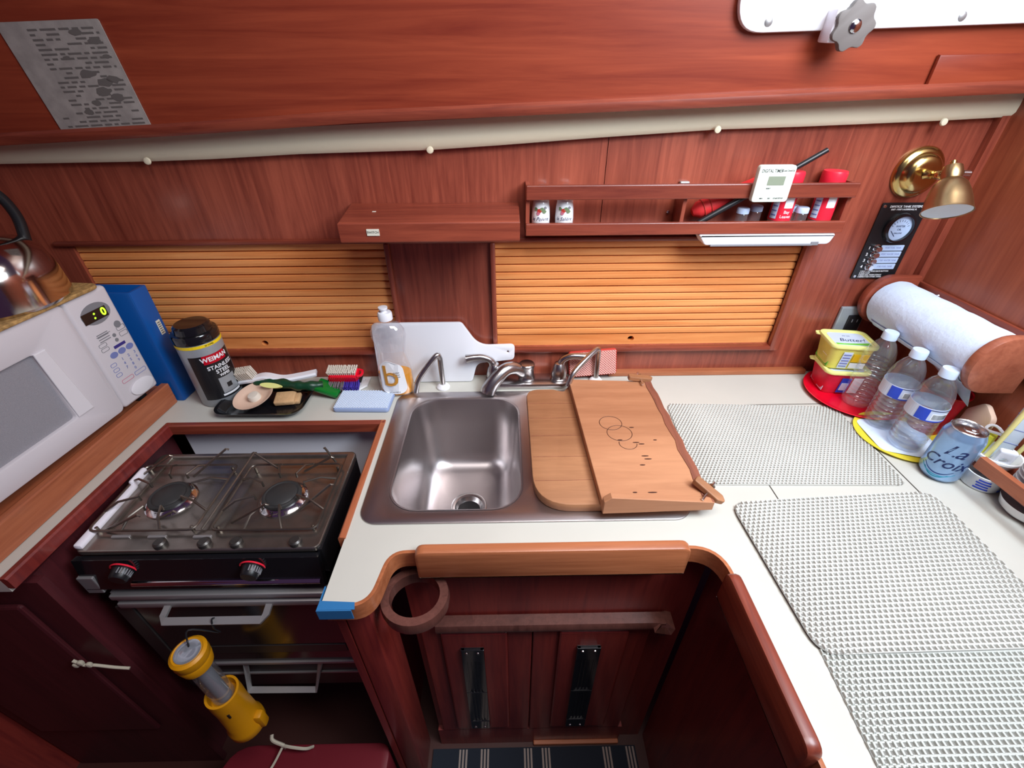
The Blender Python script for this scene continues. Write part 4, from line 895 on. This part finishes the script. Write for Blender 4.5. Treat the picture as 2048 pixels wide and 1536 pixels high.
tube(bm, [(.002, .100, .0075), (-.010, .112, .0075)], .0006, 4); bm.transform(GM); obj('dial_marks', bm, 'ink', dl)
for s, y, h_ in (('WATER', .122, .006), ('OIL', .115, .006), ('GALLONS', .107, .004)): obj('lettering', text_bm(s, h_, G2(.007, y, .0072), .0002), 'ink', dl)
for s, x, y, h_, al in (('DIPSTICK TANK SYSTEMS', .003, .163, .0064, 'CENTER'), ('EAST - FORT LAUDERDALE, FL', .0, .157, .0042, 'CENTER'), ('1 PUSH AND HOLD EACH BUTTON', -.036, .018, .0042, 'LEFT'), ('2 PUSH PUMP', -.036, .0135, .0042, 'LEFT'), ('3 READ DIAL WHEN STEADY', -.036, .009, .0042, 'LEFT'), ('4 REPEAT FOR OTHER TANKS', -.036, .0045, .0042, 'LEFT')):
    obj('lettering', text_bm(s, h_, G2(x, y), .0002, align=al, bold=.0001), 'labelwhite', gp_)
for i, s in enumerate(('PORT FUEL TANK', 'PORT WATER TANK', 'STBD WATER TANK', 'STBD FUEL TANK')):
    y = .073-.0145*i
    b_ = obj('push_button', lathe(B(), [(0, .012), (.0055, .012), (.0065, .010), (.0068, .002), (.0085, .0015), (.0085, 0)], (0, 0, 0), 20, G2(-.022, y, .003)), 'chrome', gp_, True)
    bm = B(); prism(bm, rrect(.052, .0125, .0015, 2), G2(.014, y), .0008); l_ = obj('name_strip', bm, 'gauge', gp_)
    obj('lettering', text_bm(s, .0054, G2(.016, y, .0039), .0002, sx=.85), 'lav', l_)
    obj('lettering', text_bm(str(i+1), .009, G2(-.038, y, .0031), .0003, bold=.0003), 'labelwhite', gp_)
for x, y in ((-.045, .164), (-.044, .006), (.044, .006), (.045, .164)): obj('screw', lathe(B(), [(0, 0.002), (.003, .0015), (.0036, 0)], (0, 0, 0), 12, G2(x, y)), 'chrome', gp_, True)
# outlet
ou = thing('power_outlet', 'grey wall outlet with black socket behind the butter tubs', 'outlet', (.862, 1.005, 1.03))
obj('plate', box(B(), (.829, 1.001, 1.015), (.893, 1.0095, 1.091), .003), 'outletgrey', ou); o_ = obj('socket', box(B(), (.853, .997, 1.02), (.888, 1.002, 1.070), .002), 'black', ou)
for x in (.864, .877): obj('slot', box(B(), (x-.001, .9965, 1.052), (x+.001, .9975, 1.06)), 'grey', o_)
# ================================================================== ON THE UPPER CABIN SIDE
cd_ = [Up(x, y, .001) for x, y in ((-11, 45), (196.5, 37), (309, 262.5), (131.6, 273))]
c0_ = sum(cd_, V())/4; CM = frame(c0_, cd_[1]-cd_[0], cd_[0]-cd_[3])
loc2 = [CM.inverted() @ p for p in cd_]
ic = thing('instruction_card', 'faded printed instruction card stuck on the upper left panel', 'notice', c0_)
bm = B(); prism(bm, rounded([(p.x, p.y) for p in loc2][::-1], .004, 3), CM, .0012); obj('sheet', bm, 'card', ic)
cw, chh = (loc2[1]-loc2[0]).length, (loc2[0]-loc2[3]).length
bm = B(); random.seed(11)
def pt2(u, v): a = loc2[0].lerp(loc2[1], u); b = loc2[3].lerp(loc2[2], u); return a.lerp(b, v)
obj('tinted_field', prism(B(), [tuple(pt2(u, v))[:2] for u, v in ((.26, .06), (.95, .05), (.97, .50), (.30, .58))], CM @ at(0, 0, .0012), .0002), 'grey', ic) if False else None
for i in range(22):
    v = .06+i*.04; u = .27 if i < 19 else .1
    n_ = 0
    while u < .93:
        l = random.uniform(.04, .16); 
        if random.random() < .8:
            a, b, c, d = pt2(u, v), pt2(min(u+l, .95), v), pt2(min(u+l, .95), v+.017), pt2(u, v+.017)
            prism(bm, [(a.x, a.y), (b.x, b.y), (c.x, c.y), (d.x, d.y)], CM @ at(0, 0, .0011), .0004)
        u += l+.03
tag(obj('printed_text', bm, 'print', ic), kind='stuff')
random.seed(5); 
for u, v, s in ((.72, .10, .010), (.86, .17, .010), (.62, .44, .014), (.75, .52, .014), (.85, .50, .012), (.68, .60, .014), (.55, .70, .009), (.80, .66, .012), (.42, .78, .009), (.5, .3, .006), (.9, .3, .007)):
    a = pt2(u, v); obj('ink_blot', prism(B(), [(a.x+s*(.8+.4*random.random())*math.cos(k*PI/5), a.y+.42*s*(.8+.5*random.random())*math.sin(k*PI/5)) for k in range(10)], CM @ at(0, 0, .0013), .0003), 'print', ic)
# raised access panel
ac = [Up(x, y) for x, y in ((1874, 109), (1839, 190), (2120, 185), (2140, 104))]
M = frame(UP0, (1, 0, 0), UV_); l2 = [P2(p) for p in ac]
ap = thing('access_panel', 'raised mahogany access panel at the upper right below the window', 'panel', sum(ac, V())/4)
bm = B(); prism(bm, l2[::-1], M, .009, .003); obj('panel', bm, wup, ap, True)
# window
wp = [Up(x, y) for x, y in ((1449, -20), (1455, 68), (2120, 44))]
w2 = [P2(p) for p in wp]; x0, x1 = w2[1][0]+.004, .775; zb = w2[1][1]; sl = (w2[2][1]-w2[1][1])/(w2[2][0]-w2[1][0]); zt = zb+.22
of = rounded([(x0, zb), (x1+.2, zb+sl*(x1+.2-x0)), (x1+.2, zt+sl*(x1+.2-x0)), (x0-.01, zt)], [.05, .05, .05, .05], 8)
of2 = rounded([(x0+.028, zb+.033), (x1+.17, zb+.033+sl*(x1+.17-x0)), (x1+.17, zt-.03+sl*(x1+.17-x0)), (x0+.020, zt-.03)], [.035]*4, 8)
of3 = rounded([(x0+.040, zb+.043), (x1+.16, zb+.043+sl*(x1+.16-x0)), (x1+.16, zt-.04+sl*(x1+.16-x0)), (x0+.032, zt-.04)], [.03]*4, 8)
bm = B(); prism(bm, of, M, .014, .004, [of2]); wn = struct('window_1', bm, 'whiteplastic', None, True)
bm = B(); prism(bm, of2, M, .010, .002, [of3]); obj('inner_frame', bm, 'lav' if False else 'liner', wn, True)
bm = B(); prism(bm, of3, M, .006); obj('pane', bm, 'lampwhite', wn)
def U3(px, py, off): p = Up(px, py, off); return p
kp = U3(1708, 52, .045); KM = frame(kp, (1, 0, 0), UV_)
bm = B(); n_ = 56; prism(bm, [((.031+.0028*math.copysign(abs(math.cos(7*a*2*PI/n_))**.6, math.cos(7*a*2*PI/n_)))*math.cos(a*2*PI/n_), (.031+.0028*math.copysign(abs(math.cos(7*a*2*PI/n_))**.6, math.cos(7*a*2*PI/n_)))*math.sin(a*2*PI/n_)) for a in range(n_)], KM @ at(0, 0, -.009), .012, .002)
kn = obj('dog_knob', bm, 'black' if False else 'cardgrey', wn, True)
bm = lathe(B(), [(0, .004), (.006, .004), (.009, .002), (.009, -.001)], (0, 0, 0), 20, KM @ at(0, 0, .003)); obj('knob_screw', bm, 'chrome', kn, True)
bm = B(); cyl(bm, KM @ V((0, 0, -.006)), KM @ V((0, 0, -.040)), .005, 12); obj('knob_stem', bm, 'chrome', kn, True)
bm = B(); box(bm, (-.032, -.022, -.036), (-.012, .022, -.004), .003, 2, KM); obj('hinge_lug', bm, 'liner', wn, True)
for px, py in ((1537, 44), (1925, 33)):
    p = Up(px, py, .014); obj('screw', lathe(B(), [(0, .0016), (.005, .0014), (.0068, 0)], (0, 0, 0), 16, frame(p, (1, 0, 0), UV_)), 'alu', wn, True)
# ================================================================== RIGHT-HAND COUNTER
def grid_mat(name, label, q, z, pu, pv, t=.0032, rc=.02, mm='mesh'):
    """open woven mat: rows of threads with staggered posts; q = four corners, anticlockwise"""
    o = q[0]; 
    def P(u, v): return V((q[0][0]*(1-u)*(1-v)+q[1][0]*u*(1-v)+q[2][0]*u*v+q[3][0]*(1-u)*v, q[0][1]*(1-u)*(1-v)+q[1][1]*u*(1-v)+q[2][1]*u*v+q[3][1]*(1-u)*v, z))
    Lu = (V(q[1])-V(q[0])).length; Lv = (V(q[3])-V(q[0])).length; nu, nv = int(Lu/pu), int(Lv/pv)
    verts, faces = [], []
    def inside(u, v):
        du, dv = min(u, 1-u)*Lu, min(v, 1-v)*Lv
        return not (du < rc and dv < rc and (rc-du)**2+(rc-dv)**2 > rc*rc)
    def bx(u0, u1, v0, v1, h):
        b = len(verts)
        for zz_ in (0, h):
            k = .0 if zz_ == 0 else .18
            for uu, vv in ((u0+(u1-u0)*k, v0+(v1-v0)*k*.9), (u1-(u1-u0)*k, v0+(v1-v0)*k*.9), (u1-(u1-u0)*k, v1-(v1-v0)*k*.9), (u0+(u1-u0)*k, v1-(v1-v0)*k*.9)):
                p = P(uu, vv); verts.append((p.x, p.y, z+zz_))
        faces.extend([(b+4, b+5, b+6, b+7), (b, b+1, b+5, b+4), (b+1, b+2, b+6, b+5), (b+2, b+3, b+7, b+6), (b+3, b, b+4, b+7)])
    for j in range(nv+1):
        v = j/nv; v0, v1 = max(0, v-.245/nv), min(1, v+.245/nv)
        e = 0
        dv = min(v, 1-v)*Lv
        if dv < rc: e = (rc-math.sqrt(max(0, rc*rc-(rc-dv)**2)))/Lu
        bx(e, 1-e, v0, v1, t*.86)
    for j in range(nv):
        off = .5 if j % 2 else 0
        for i in range(nu+1):
            u = (i+off)/nu
            if u > 1: continue
            if not inside(u, (j+.5)/nv): continue
            bx(max(0, u-.245/nu), min(1, u+.245/nu), (j-.05)/nv if j else 0, min(1, (j+1.05)/nv), t)
    me = bpy.data.meshes.new(name); me.from_pydata(verts, [], faces); bm = bmesh.new(); bm.from_mesh(me); bpy.data.meshes.remove(me)
    t_ = thing(name, label, 'mat', P(.5, .5)); obj('weave', bm, mm, t_)
    bm = B(); c4 = [tuple(P(u, v))[:2] for u, v in ((0, 0), (1, 0), (1, 1), (0, 1))]
    prism(bm, rounded(c4, rc, 6), XYat(z-.0003), .0004); obj('hole_shade', bm, 'matshade', t_, label='grey sheet standing in for the shade in the weave'); return t_  # added sheet, its grey stands in for shade inside the open holes
grid_mat('non_slip_mat', 'white woven non-slip mat beside the loose wooden board, farthest back', [(.372, .604), (.778, .594), (.790, .846), (.387, .868)], CT+.0009, .0074, .0062)
grid_mat('non_slip_mat', 'large white woven non-slip mat in the middle of the right counter, overlapping the nearest one', [(.424, .288), (.80, .292), (.808, .576), (.412, .556)], CT+.0046, .0086, .0074, rc=.032)
grid_mat('non_slip_mat', 'white woven non-slip mat at the near end of the counter, partly under another', [(.405, -.10), (.80, -.10), (.80, .335), (.432, .335)], CT+.0009, .0086, .0074, mm='meshdark')
# red round tray
rt = V((.862, .893, CT+.0005)); tag(obj('round_tray', lathe(B(), [(0, .002), (.085, .002), (.092, .004), (.108, .009), (.110, .0105), (.108, .0115), (.094, .0065), (.086, .0045), (0, .0045)], rt, 56), 'red', None, True), 'round bright red plastic tray in the corner under the butter tubs', 'tray')
def tub(c, rz, label, body, gcol, lidtxt):
    t = thing('butter_tub', label, 'tub', c, rz); T = W[t.name]
    bm = B(); lv = [(.080, .066, .014, 0), (.084, .070, .015, .004), (.096, .082, .016, .055), (.098, .084, .016, .058)]; Ls = []
    for w_, h_, r, z in lv: Ls.append([bm.verts.new((x, y, z)) for x, y in rrect(w_, h_, r, 6)])
    for a, b in zip(Ls, Ls[1:]):
        for k in range(len(a)): bm.faces.new((a[k], a[(k+1) % len(a)], b[(k+1) % len(a)], b[k]))
    bm.faces.new(Ls[0][::-1]); bm.faces.new(Ls[-1]); tr(bm, T); b_ = obj('bowl', bm, body, t, True)
    bm = B(); prism(bm, rrect(.106, .091, .018, 6), T @ at(0, 0, .0585), .009, .0025, [rrect(.088, .073, .013, 6)]); prism(bm, rrect(.090, .075, .013, 6), T @ at(0, 0, .0585), .0055)
    prism(bm, rounded([(-.060, .030), (-.045, .02), (-.045, .045), (-.058, .042)], .004, 3), T @ at(0, 0, .0595), .003)
    ld = obj('lid', bm, 'tub', t, True)
    bm = B(); prism(bm, rrect(.080, .065, .011, 5), T @ at(0, 0, .0641), .0004); obj('lid_print', bm, 'labelpale', ld)
    bm = B(); prism(bm, [(-.038, -.030), (.038, -.030), (.038, -.017), (.01, -.021), (-.02, -.024), (-.038, -.022)], T @ at(0, 0, .0645), .0003); obj('lid_stripe', bm, gcol, ld)
    if lidtxt:
        obj('lettering', tr(text_bm(lidtxt, .021, at(.004, -.006, .0646), .0002, shear=.3, sx=.95), T), 'ink', ld)
        obj('lettering', tr(text_bm("it's not", .006, at(0, .016, .0646), .0002), T), 'ink', ld)
    return t, T, b_
SM_ = lambda T, x, z, w_, h_, m, name, par, y=-.0352, dz=0: obj(name, tr(prism(B(), [(x, 0), (x+w_, 0), (x+w_, h_), (x, h_)], Matrix.Translation((0, y-.0015-z*.11, z)) @ Matrix.Rotation(PI/2+math.atan(.11), 4, 'X'), .0009), T), m, par)
SL_ = lambda T, y, z, w_, h_, m, name, par: obj(name, tr(prism(B(), [(y, 0), (y+w_, 0), (y+w_, h_), (y, h_)], Matrix(((0, 0, -1, -.0412-z*.11), (-1, 0, 0, 0), (0, 1, 0, z), (0, 0, 0, 1))) @ Matrix.Rotation(-.11, 4, 'X') @ at(0, 0, -.0004), .0012), T), m, par)
tz0 = CT+.0052
t1, T1, b1 = tub((.832, .930, tz0), -.12, 'red and white butter tub, lower of the two stacked on the red tray', 'tubred', 'labelpale', '')
SM_(T1, -.012, .006, .022, .044, 'labelblue', 'fact_panel', b1); SM_(T1, .014, .006, .022, .046, 'labelwhite', 'side_panel', b1); SM_(T1, -.009, .014, .016, .022, 'labelpale', 'fact_print', b1, -.0362)
SL_(T1, .006, .006, .024, .044, 'labelpale', 'end_panel', b1); SL_(T1, -.028, .008, .018, .020, 'pinkprint', 'end_print', b1)
t2, T2, b2 = tub((.824, .936, tz0+.0682), -.16, 'yellow and green butter tub, upper of the two on the red tray', 'tubbody', 'tubgreen', 'Butter!')
SM_(T2, -.022, .005, .020, .046, 'labelpale', 'fact_panel', b2); SM_(T2, .002, .006, .034, .015, 'labelwhite', 'side_print', b2); SM_(T2, .002, .024, .034, .022, 'yellow', 'side_print', b2)
for k in range(5): SM_(T2, -.020, .010+.008*k, .016, .003, 'lav', 'fact_print', b2, -.0362)
SL_(T2, -.030, .004, .060, .022, 'tubgreen', 'end_band', b2); SL_(T2, .0, .028, .022, .020, 'labelwhite', 'end_print', b2)
# water bottles
def bottle(c, label, lvl, lab_):
    t = thing('water_bottle', label, 'bottle', c, group='clear water bottles by the towel roll'); c = V(c)
    pf = [(0, .004), (.018, .002), (.026, 0), (.030, .004), (.0315, .010)]
    z = .016
    while z < .112:
        if lab_ and .080 < z < .116: z += .006; continue
        pf += [(.0318, z), (.0313, z+.0018), (.0294, z+.004), (.0313, z+.0066), (.0318, z+.008)]; z += .0105
    pf += [(.0318, .118), (.0318, .122), (.0305, .134), (.026, .150), (.019, .164), (.0128, .172), (.0125, .178)]
    obj('shell', lathe(B(), pf, c, 36), 'clear', t, True)
    cp_ = obj('cap', lathe(B(), [(0, .174), (.0145, .174), (.0145, .189), (.0135, .191), (0, .191)], c, 28), 'capclear', t, True)
    if lvl: obj('water', lathe(B(), [(0, .005), (.025, .004), (.0292, .012)]+[(.0290+.0006*((i % 2)*2-1), .012+(lvl-.012)*i/22) for i in range(1, 23)]+[(0, lvl)], c, 32), 'waterclear', t, True)
    if lab_:
        T = at(*c); ph = -PI/2-.85
        l_ = obj('label', tr(patch(.0322, ph+1.9, 2*PI*.0322*.995, .084, .114, .0004, 44), T), 'capclear' if False else 'labelpale', t)
        obj('blue_field', tr(patch(.0327, ph-.05, .020, .086, .112, .0004, 10), T), 'labelblue', l_)
        obj('blue_line', tr(patch(.0327, ph+.9, .060, .0845, .0868, .0004, 20), T), 'labelblue', l_); obj('blue_line', tr(patch(.0327, ph+.9, .060, .1105, .1118, .0004, 20), T), 'ink', l_)
        w_ = obj('bar_code', tr(patch(.0327, ph+.86, .030, .089, .104, .0003, 10), T), 'labelwhite', l_); bm = B(); random.seed(9)
        for i in range(17):
            b2_ = patch(.0330, ph+.86+(-.0125+.0016*i)/.033, random.choice((.0005, .0008)), .091, .102, .0002, 2); join(bm, b2_)
        tag(obj('code_bar', tr(bm, T), 'inkblack', w_), kind='stuff')
        obj('blue_field', tr(patch(.0327, ph+2.6, .02, .086, .112, .0004, 10), T), 'labelblue', l_)
    return t
bottle((.848, .862, CT+.0055), 'nearly empty clear water bottle without label standing on the red tray', 0.0, False)
bottle((.848, .780, CT+.0068), 'labelled clear water bottle standing between two others on the yellow plate', .120, True)
bottle((.851, .708, CT+.0068), 'labelled full water bottle nearest the drink can', .128, True)
bottle_plate = tag(obj('paper_plate', lathe(B(), [(0, .0015), (.060, .0015), (.078, .005), (.086, .0062), (.086, .0050), (.078, .0035), (.062, 0), (0, 0)], (.862, .735, CT+.0005), 48), 'plateyellow', None, True), 'round yellow plate under the two labelled water bottles', 'plate')
bm = B(); prism(bm, rounded([(.792, .690), (.86, .665), (.92, .70), (.925, .775), (.87, .805), (.80, .790)], .02, 4), XYat(CT+.0055), .0008); single('paper_napkin', bm, 'paper', 'white paper napkin lying on the yellow plate under the bottles', 'napkin')
# drink can
cc = V((.860, .626, CT+.0004)); cn = thing('drink_can', 'pale blue sparkling water can standing on the counter by the bottles', 'can', cc)
obj('body', lathe(B(), [(0, .004), (.020, .004), (.024, 0), (.026, .001), (.032, .010), (.033, .014), (.033, .100), (.031, .107), (.0275, .1155), (.0272, .117)], cc, 48), 'canblue', cn, True)
tp = obj('top', lathe(B(), [(.0268, .116), (.0278, .1185), (.0268, .1195), (.0255, .1185), (.0245, .1135), (.012, .1145), (0, .1145)], cc, 44), 'alubright', cn, True)
bm = B(); prism(bm, rrect(.012, .022, .005, 5, 0, -.004), at(cc.x, cc.y, cc.z+.1146) @ Matrix.Rotation(.8, 4, 'Z'), .0012, .0004, [rrect(.006, .008, .0025, 4, 0, -.008)]); obj('pull_tab', bm, 'alubright', tp)
T = at(*cc); ph = -2.60
for s, du, z, h_ in (('La', .008, .078, .036), ('Croix', .002, .048, .031)):
    obj('lettering', tr(text_bm(s, h_, None, .0004, shear=.4, bold=.0001, wrap=(.0331, ph, du, z)), T), 'canink', cn)
for r_, z0, m in ((.030, .028, 'canteal'), (.025, .033, 'canink'), (.02, .024, 'canteal')):
    bm = B(); pts = []
    for i in range(25):
        u = -r_+2*r_*i/24; a = ph+u/.0333; pts.append((.0333*math.cos(a), .0333*math.sin(a), z0-.012*(1-(u/r_)**2)))
    tube(bm, pts, [.0002+.0007*math.sin(PI*i/24) for i in range(25)], 5); obj('swirl', tr(bm, T), m, cn)
# paper towels and holder
A, Bq, rr_ = V((.917, .972, 1.114)), V((.917, .702, 1.114)), .0555
tw = thing('paper_towel_roll', 'white paper towel roll on the wooden holder on the right bulkhead', 'paper towel', A)
Mr = frame(A, (0, 0, 1), (1, 0, 0)) ; Mr = at(*A) @ V((0, 0, 1)).rotation_difference((Bq-A).normalized()).to_matrix().to_4x4(); Ln = (Bq-A).length
bm = B(); seg = 44; nl = 26; Ls = []; random.seed(2)
for j in range(nl+1):
    z = Ln*j/nl; Ls.append([bm.verts.new(Mr @ V(((rr_+.0012*math.sin(3*a*2*PI/seg+z*40)*math.sin(z*55+1)+random.uniform(-.0004, .0004))*math.cos(a*2*PI/seg), (rr_+.0012*math.sin(3*a*2*PI/seg+z*40)*math.sin(z*55+1)+random.uniform(-.0004, .0004))*math.sin(a*2*PI/seg), z))) for a in range(seg)])
for a, b in zip(Ls, Ls[1:]):
    for k in range(seg): bm.faces.new((a[k], a[(k+1) % seg], b[(k+1) % seg], b[k]))
In = [[bm.verts.new(Mr @ V((.019*math.cos(a*2*PI/seg), .019*math.sin(a*2*PI/seg), z))) for a in range(seg)] for z in (0, Ln)]
for a, b in ((Ls[0], In[0]), (In[0], In[1]), (In[1], Ls[-1])):
    for k in range(seg): bm.faces.new((a[k], a[(k+1) % seg], b[(k+1) % seg], b[k]))
obj('roll', bm, 'paper', tw, True)
bm = B(); rows = []                                  # the loose sheet hanging down the front
for j in range(15):
    y = Bq.y+.004+(Ln-.02)*j/14; cor = []
    for i in range(11):
        a = PI+.62+(i/10)*.85; R_ = rr_+.0016+.0007*math.sin(j*1.1+i)
        cor.append(V((A.x+math.cos(a)*R_, y, A.z+math.sin(a)*R_)))
    e = cor[-1]; hang = .014+.012*math.sin(j*.45+.3)+(.03 if j < 3 else 0)*(1-j/3)
    cor += [e+V((.010, 0, -hang*.5)), e+V((.016, -.004, -hang))]
    rows.append([bm.verts.new(p) for p in cor])
for r1, r2 in zip(rows, rows[1:]):
    for k in range(len(r1)-1): bm.faces.new((r1[k], r1[k+1], r2[k+1], r2[k]))
sh_ = obj('loose_sheet', bm, 'paper', tw, True); md = sh_.modifiers.new('solid', 'SOLIDIFY'); md.thickness = .0006
th = thing('towel_holder', 'wooden paper towel holder with rounded end brackets on the right bulkhead', 'holder', (.975, .8, 1.05))
bm = B(); box(bm, (.9745, .52, 1.085), (.9846, 1.0, 1.162), .004); obj('back_board', bm, wy, th, True)
def bracket(y, th_, mm=holdm):
    bm = B(); cx, cz = .919, 1.118
    pts = [(.968, cz-.062), (.968, cz+.058)]+[(cx+.054*math.cos(a)-.012, cz+.060*math.sin(a)) for a in [PI/2+PI*i/18 for i in range(19)]]
    prism(bm, [(p[0], p[1]) for p in pts], wallM(0, y, 0), th_, .006); return obj('end_bracket', bm, mm, th, True)
bracket(.698, .020); bracket(.998, .020, wx)
bm = B(); cyl(bm, (.917, .980, 1.114), (.917, .690, 1.114), .010, 14) ; obj('dowel', bm, holdm, th, True)
bm = B(); q = Xp(1870, 592, .9685); lathe(bm, [(0, 0), (.004, 0), (.003, .002), (0, .0025)], (0, 0, 0), 12, at(.9745, q.y, q.z) @ Matrix.Rotation(-PI/2, 4, 'Y')); obj('screw', bm, 'chrome', th)
# red cup
rc_ = V((.940, .765, CT+.0004)); tag(obj('plastic_cup', lathe(B(), [(0, .002), (.028, 0), (.030, .003), (.033, .04), (.0345, .042), (.041, .104), (.0435, .106), (.0435, .109), (.040, .109), (.033, .045), (.028, .006), (0, .006)], rc_, 40), 'cupred', None, True), 'red plastic cup behind the water bottle nearest the can', 'cup')
# tan mug handle / scoop
bm = B(); q = V((.958, .690, CT+.0006)); M = frame(q, (-.3, -1, .12), (.1, 0, 1)); prism(bm, rounded([(-.035, 0), (.018, 0), (.040, .05), (.035, .10), (-.002, .118), (-.035, .085)], .016, 6), M, .012, .004)
single('scoop', bm, 'skin', 'beige rounded plastic scoop standing by the bulkhead right of the red cup', 'scoop', smooth=True)
bm = B(); M = at(.932, .662, CT+.0005) @ Matrix.Rotation(.5, 4, 'Z'); box(bm, (-.012, -.026, 0), (.012, .026, .085), .004, 2, M); single('scouring_sponge', bm, 'yellowsponge', 'bright yellow sponge standing behind the drink can', 'sponge', smooth=True)
bm = B(); c = V((.945, .645, CT+.092)); tube(bm, [c+V((.010*math.cos(a), .018*math.sin(a), .004*math.sin(2*a))) for a in [i*PI/8 for i in range(16)]], .0028, 6, closed=True); single('loop_clip', bm, 'whiteplastic', 'white plastic loop on top of the yellow sponge', 'clip', smooth=True)
# yogurt tub
yc = V((.922, .600, CT+.0004)); yt = thing('yogurt_cup', 'small white printed cup behind the drink can, blue lettering', 'cup', yc)
b_ = obj('pot', lathe(B(), [(0, .001), (.028, 0), (.030, .003), (.0315, .030), (.032, .0315), (.030, .032), (.029, .008), (0, .006)], yc, 36), 'porcelain', yt, True)
T = at(*yc)
for k in range(4): obj('blue_print', tr(patch(.0305+.0004*k, -PI/2-.75, .022-.002*(k % 2)*2, .006+.006*k, .0088+.006*k, .0005, 8), T), 'labelblue', b_)
obj('blue_print', tr(patch(.0312, -PI/2+.25, .008, .006, .010, .0005, 4), T), 'labelblue', b_)
# plate rack on the right bulkhead
pr = thing('plate_rack', 'wooden fiddle rail holding the plates at the far right edge', 'rack', (.91, .45, CT))
bm = B(); sweep(bm, [(.8735, .588, .970), (.887, .335, .970)], [(-.006, -.012), (.006, -.012), (.006, .012), (-.006, .012)]); obj('rail', bm, wedgey, pr)
obj('rack_shelf', box(B(), (.905, .34, .934), (.984, .652, .942)), wy, pr)
obj('end_post', box(B(), (.91, .40, .9005), (.984, .414, .9335)), wy, pr)
# cutlery pot with sticks
kc_ = V((.932, .612, .9425)); kt = thing('cutlery_pot', 'white rimmed pot with chopsticks and packets on the rack at the right edge', 'pot', kc_)
obj('pot', lathe(B(), [(0, 0), (.026, 0), (.034, .018), (.038, .022), (.038, .026), (.034, .026), (.03, .02), (.024, .004), (0, .003)], kc_, 36), 'porcelain', kt, True)
def stick(a, b, r, m, label, cat='chopstick', name='chopstick', grp=None):
    bm = B(); tube(bm, [a, b], [r*.75, r], 10); single(name, bm, m, label, cat, grp, smooth=True)
k0 = kc_+V((-.012, .004, .006))
stick(k0, on(0, .955, 2046, 802) if False else k0+V((.003, -.004, .17)), .0048, 'straw', 'thick pale yellow stick, left one standing in the white pot')
stick(kc_+V((.012, -.014, .006)), kc_+V((.016, -.024, .15)), .0042, 'straw', 'thinner pale stick, right one standing in the white pot')
bm = B(); M = frame(kc_+V((.010, .008, .01)), (.8, -.6, 0), (.04, -.04, 1)); prism(bm, rrect(.026, .13, .004, 3, 0, .066), M, .010, .003); pk = thing('paper_packet', 'pale blue ribbed packet standing in the white pot', 'packet', kc_+V((.014, 0, .01)))
obj('wrap', bm, 'bluemesh', pk, True)
for z in (.04, .07, .10): obj('fold', prism(B(), [(-.0131, z), (.0131, z), (.0131, z+.0012), (-.0131, z+.0012)], M @ at(0, 0, -.0004), .0108), 'lav', pk)
bm = B(); M = frame(kc_+V((-.004, -.010, .01)), (.9, -.5, 0), (.1, -.2, 1)); prism(bm, rrect(.026, .034, .004, 4, 0, .022), M, .012, .003, [[(.006*math.cos(a*PI/6), .016+.006*math.sin(a*PI/6)) for a in range(12)]]); single('white_clip', bm, 'whiteplastic', 'small white plastic clip with a round hole in the white pot', 'clip', smooth=True)
# stacked plates
def plate(c, label, r, group):
    tag(obj('saucer', lathe(B(), [(0, .001), (r*.55, 0), (r*.6, .002), (r*.85, .008), (r, .012), (r, .0135), (r*.84, .0105), (r*.58, .0045), (0, .0035)], c, 44), 'porcelain', None, True), label, 'saucer', group)
for i in range(6): plate((.938, .523, .9425+.0088*i), ('white saucer at the bottom of the stack above the rail', 'white saucer second from the bottom of the stack above the rail', 'white saucer third from the bottom of the stack above the rail', 'white saucer third from the top of the stack above the rail', 'white saucer second from the top of the stack above the rail', 'topmost white saucer of the stack above the rail')[i], .044, 'stacked white saucers')
tag(obj('bowl', lathe(B(), [(0, .001), (.028, 0), (.031, .002), (.040, .010), (.044, .024), (.0445, .026), (.042, .024), (.037, .012), (.028, .005), (0, .004)], (.940, .523, CT+.0004), 44), 'porcelain', None, True), 'white bowl under the rail at the right edge of the counter', 'bowl')
# ================================================================== LIGHT
w = bpy.data.worlds.new('world'); bpy.context.scene.world = w; w.use_nodes = True
bg = w.node_tree.nodes['Background']; bg.inputs[0].default_value = (.50, .24, .62, 1); bg.inputs[1].default_value = .075
def area(name, loc, target, sx, sy, power, col, spread=180):
    l = bpy.data.lights.new(name, 'AREA'); l.shape = 'RECTANGLE'; l.size = sx; l.size_y = sy; l.energy = power; l.color = col
    o = bpy.data.objects.new(name, l); C.objects.link(o); o.location = loc
    o.rotation_euler = (V(target)-V(loc)).to_track_quat('-Z', 'Y').to_euler(); l.spread = math.radians(spread); return o
area('companionway_daylight', (.88, .06, 2.0), (.20, .9, 1.0), .6, .5, 12.5, (.80, .90, 1), 140)
area('added_overhead_fill', (.40, .20, 2.3), (.2, .7, .9), 1.0, .5, 7.5, (1, .94, .92), 120)  # soft overhead fill added to even out the counters, source unseen
area('added_blue_fill', (.80, .15, 2.15), (.75, .6, .9), .4, .4, 1.6, (.50, .76, 1), 130)  # unseen blue lamp added to cool the right-hand counter
sc = bpy.context.scene
sc.view_settings.view_transform = 'Standard'; sc.view_settings.look = 'None'; sc.view_settings.gamma = 1; sc.view_settings.exposure = .26
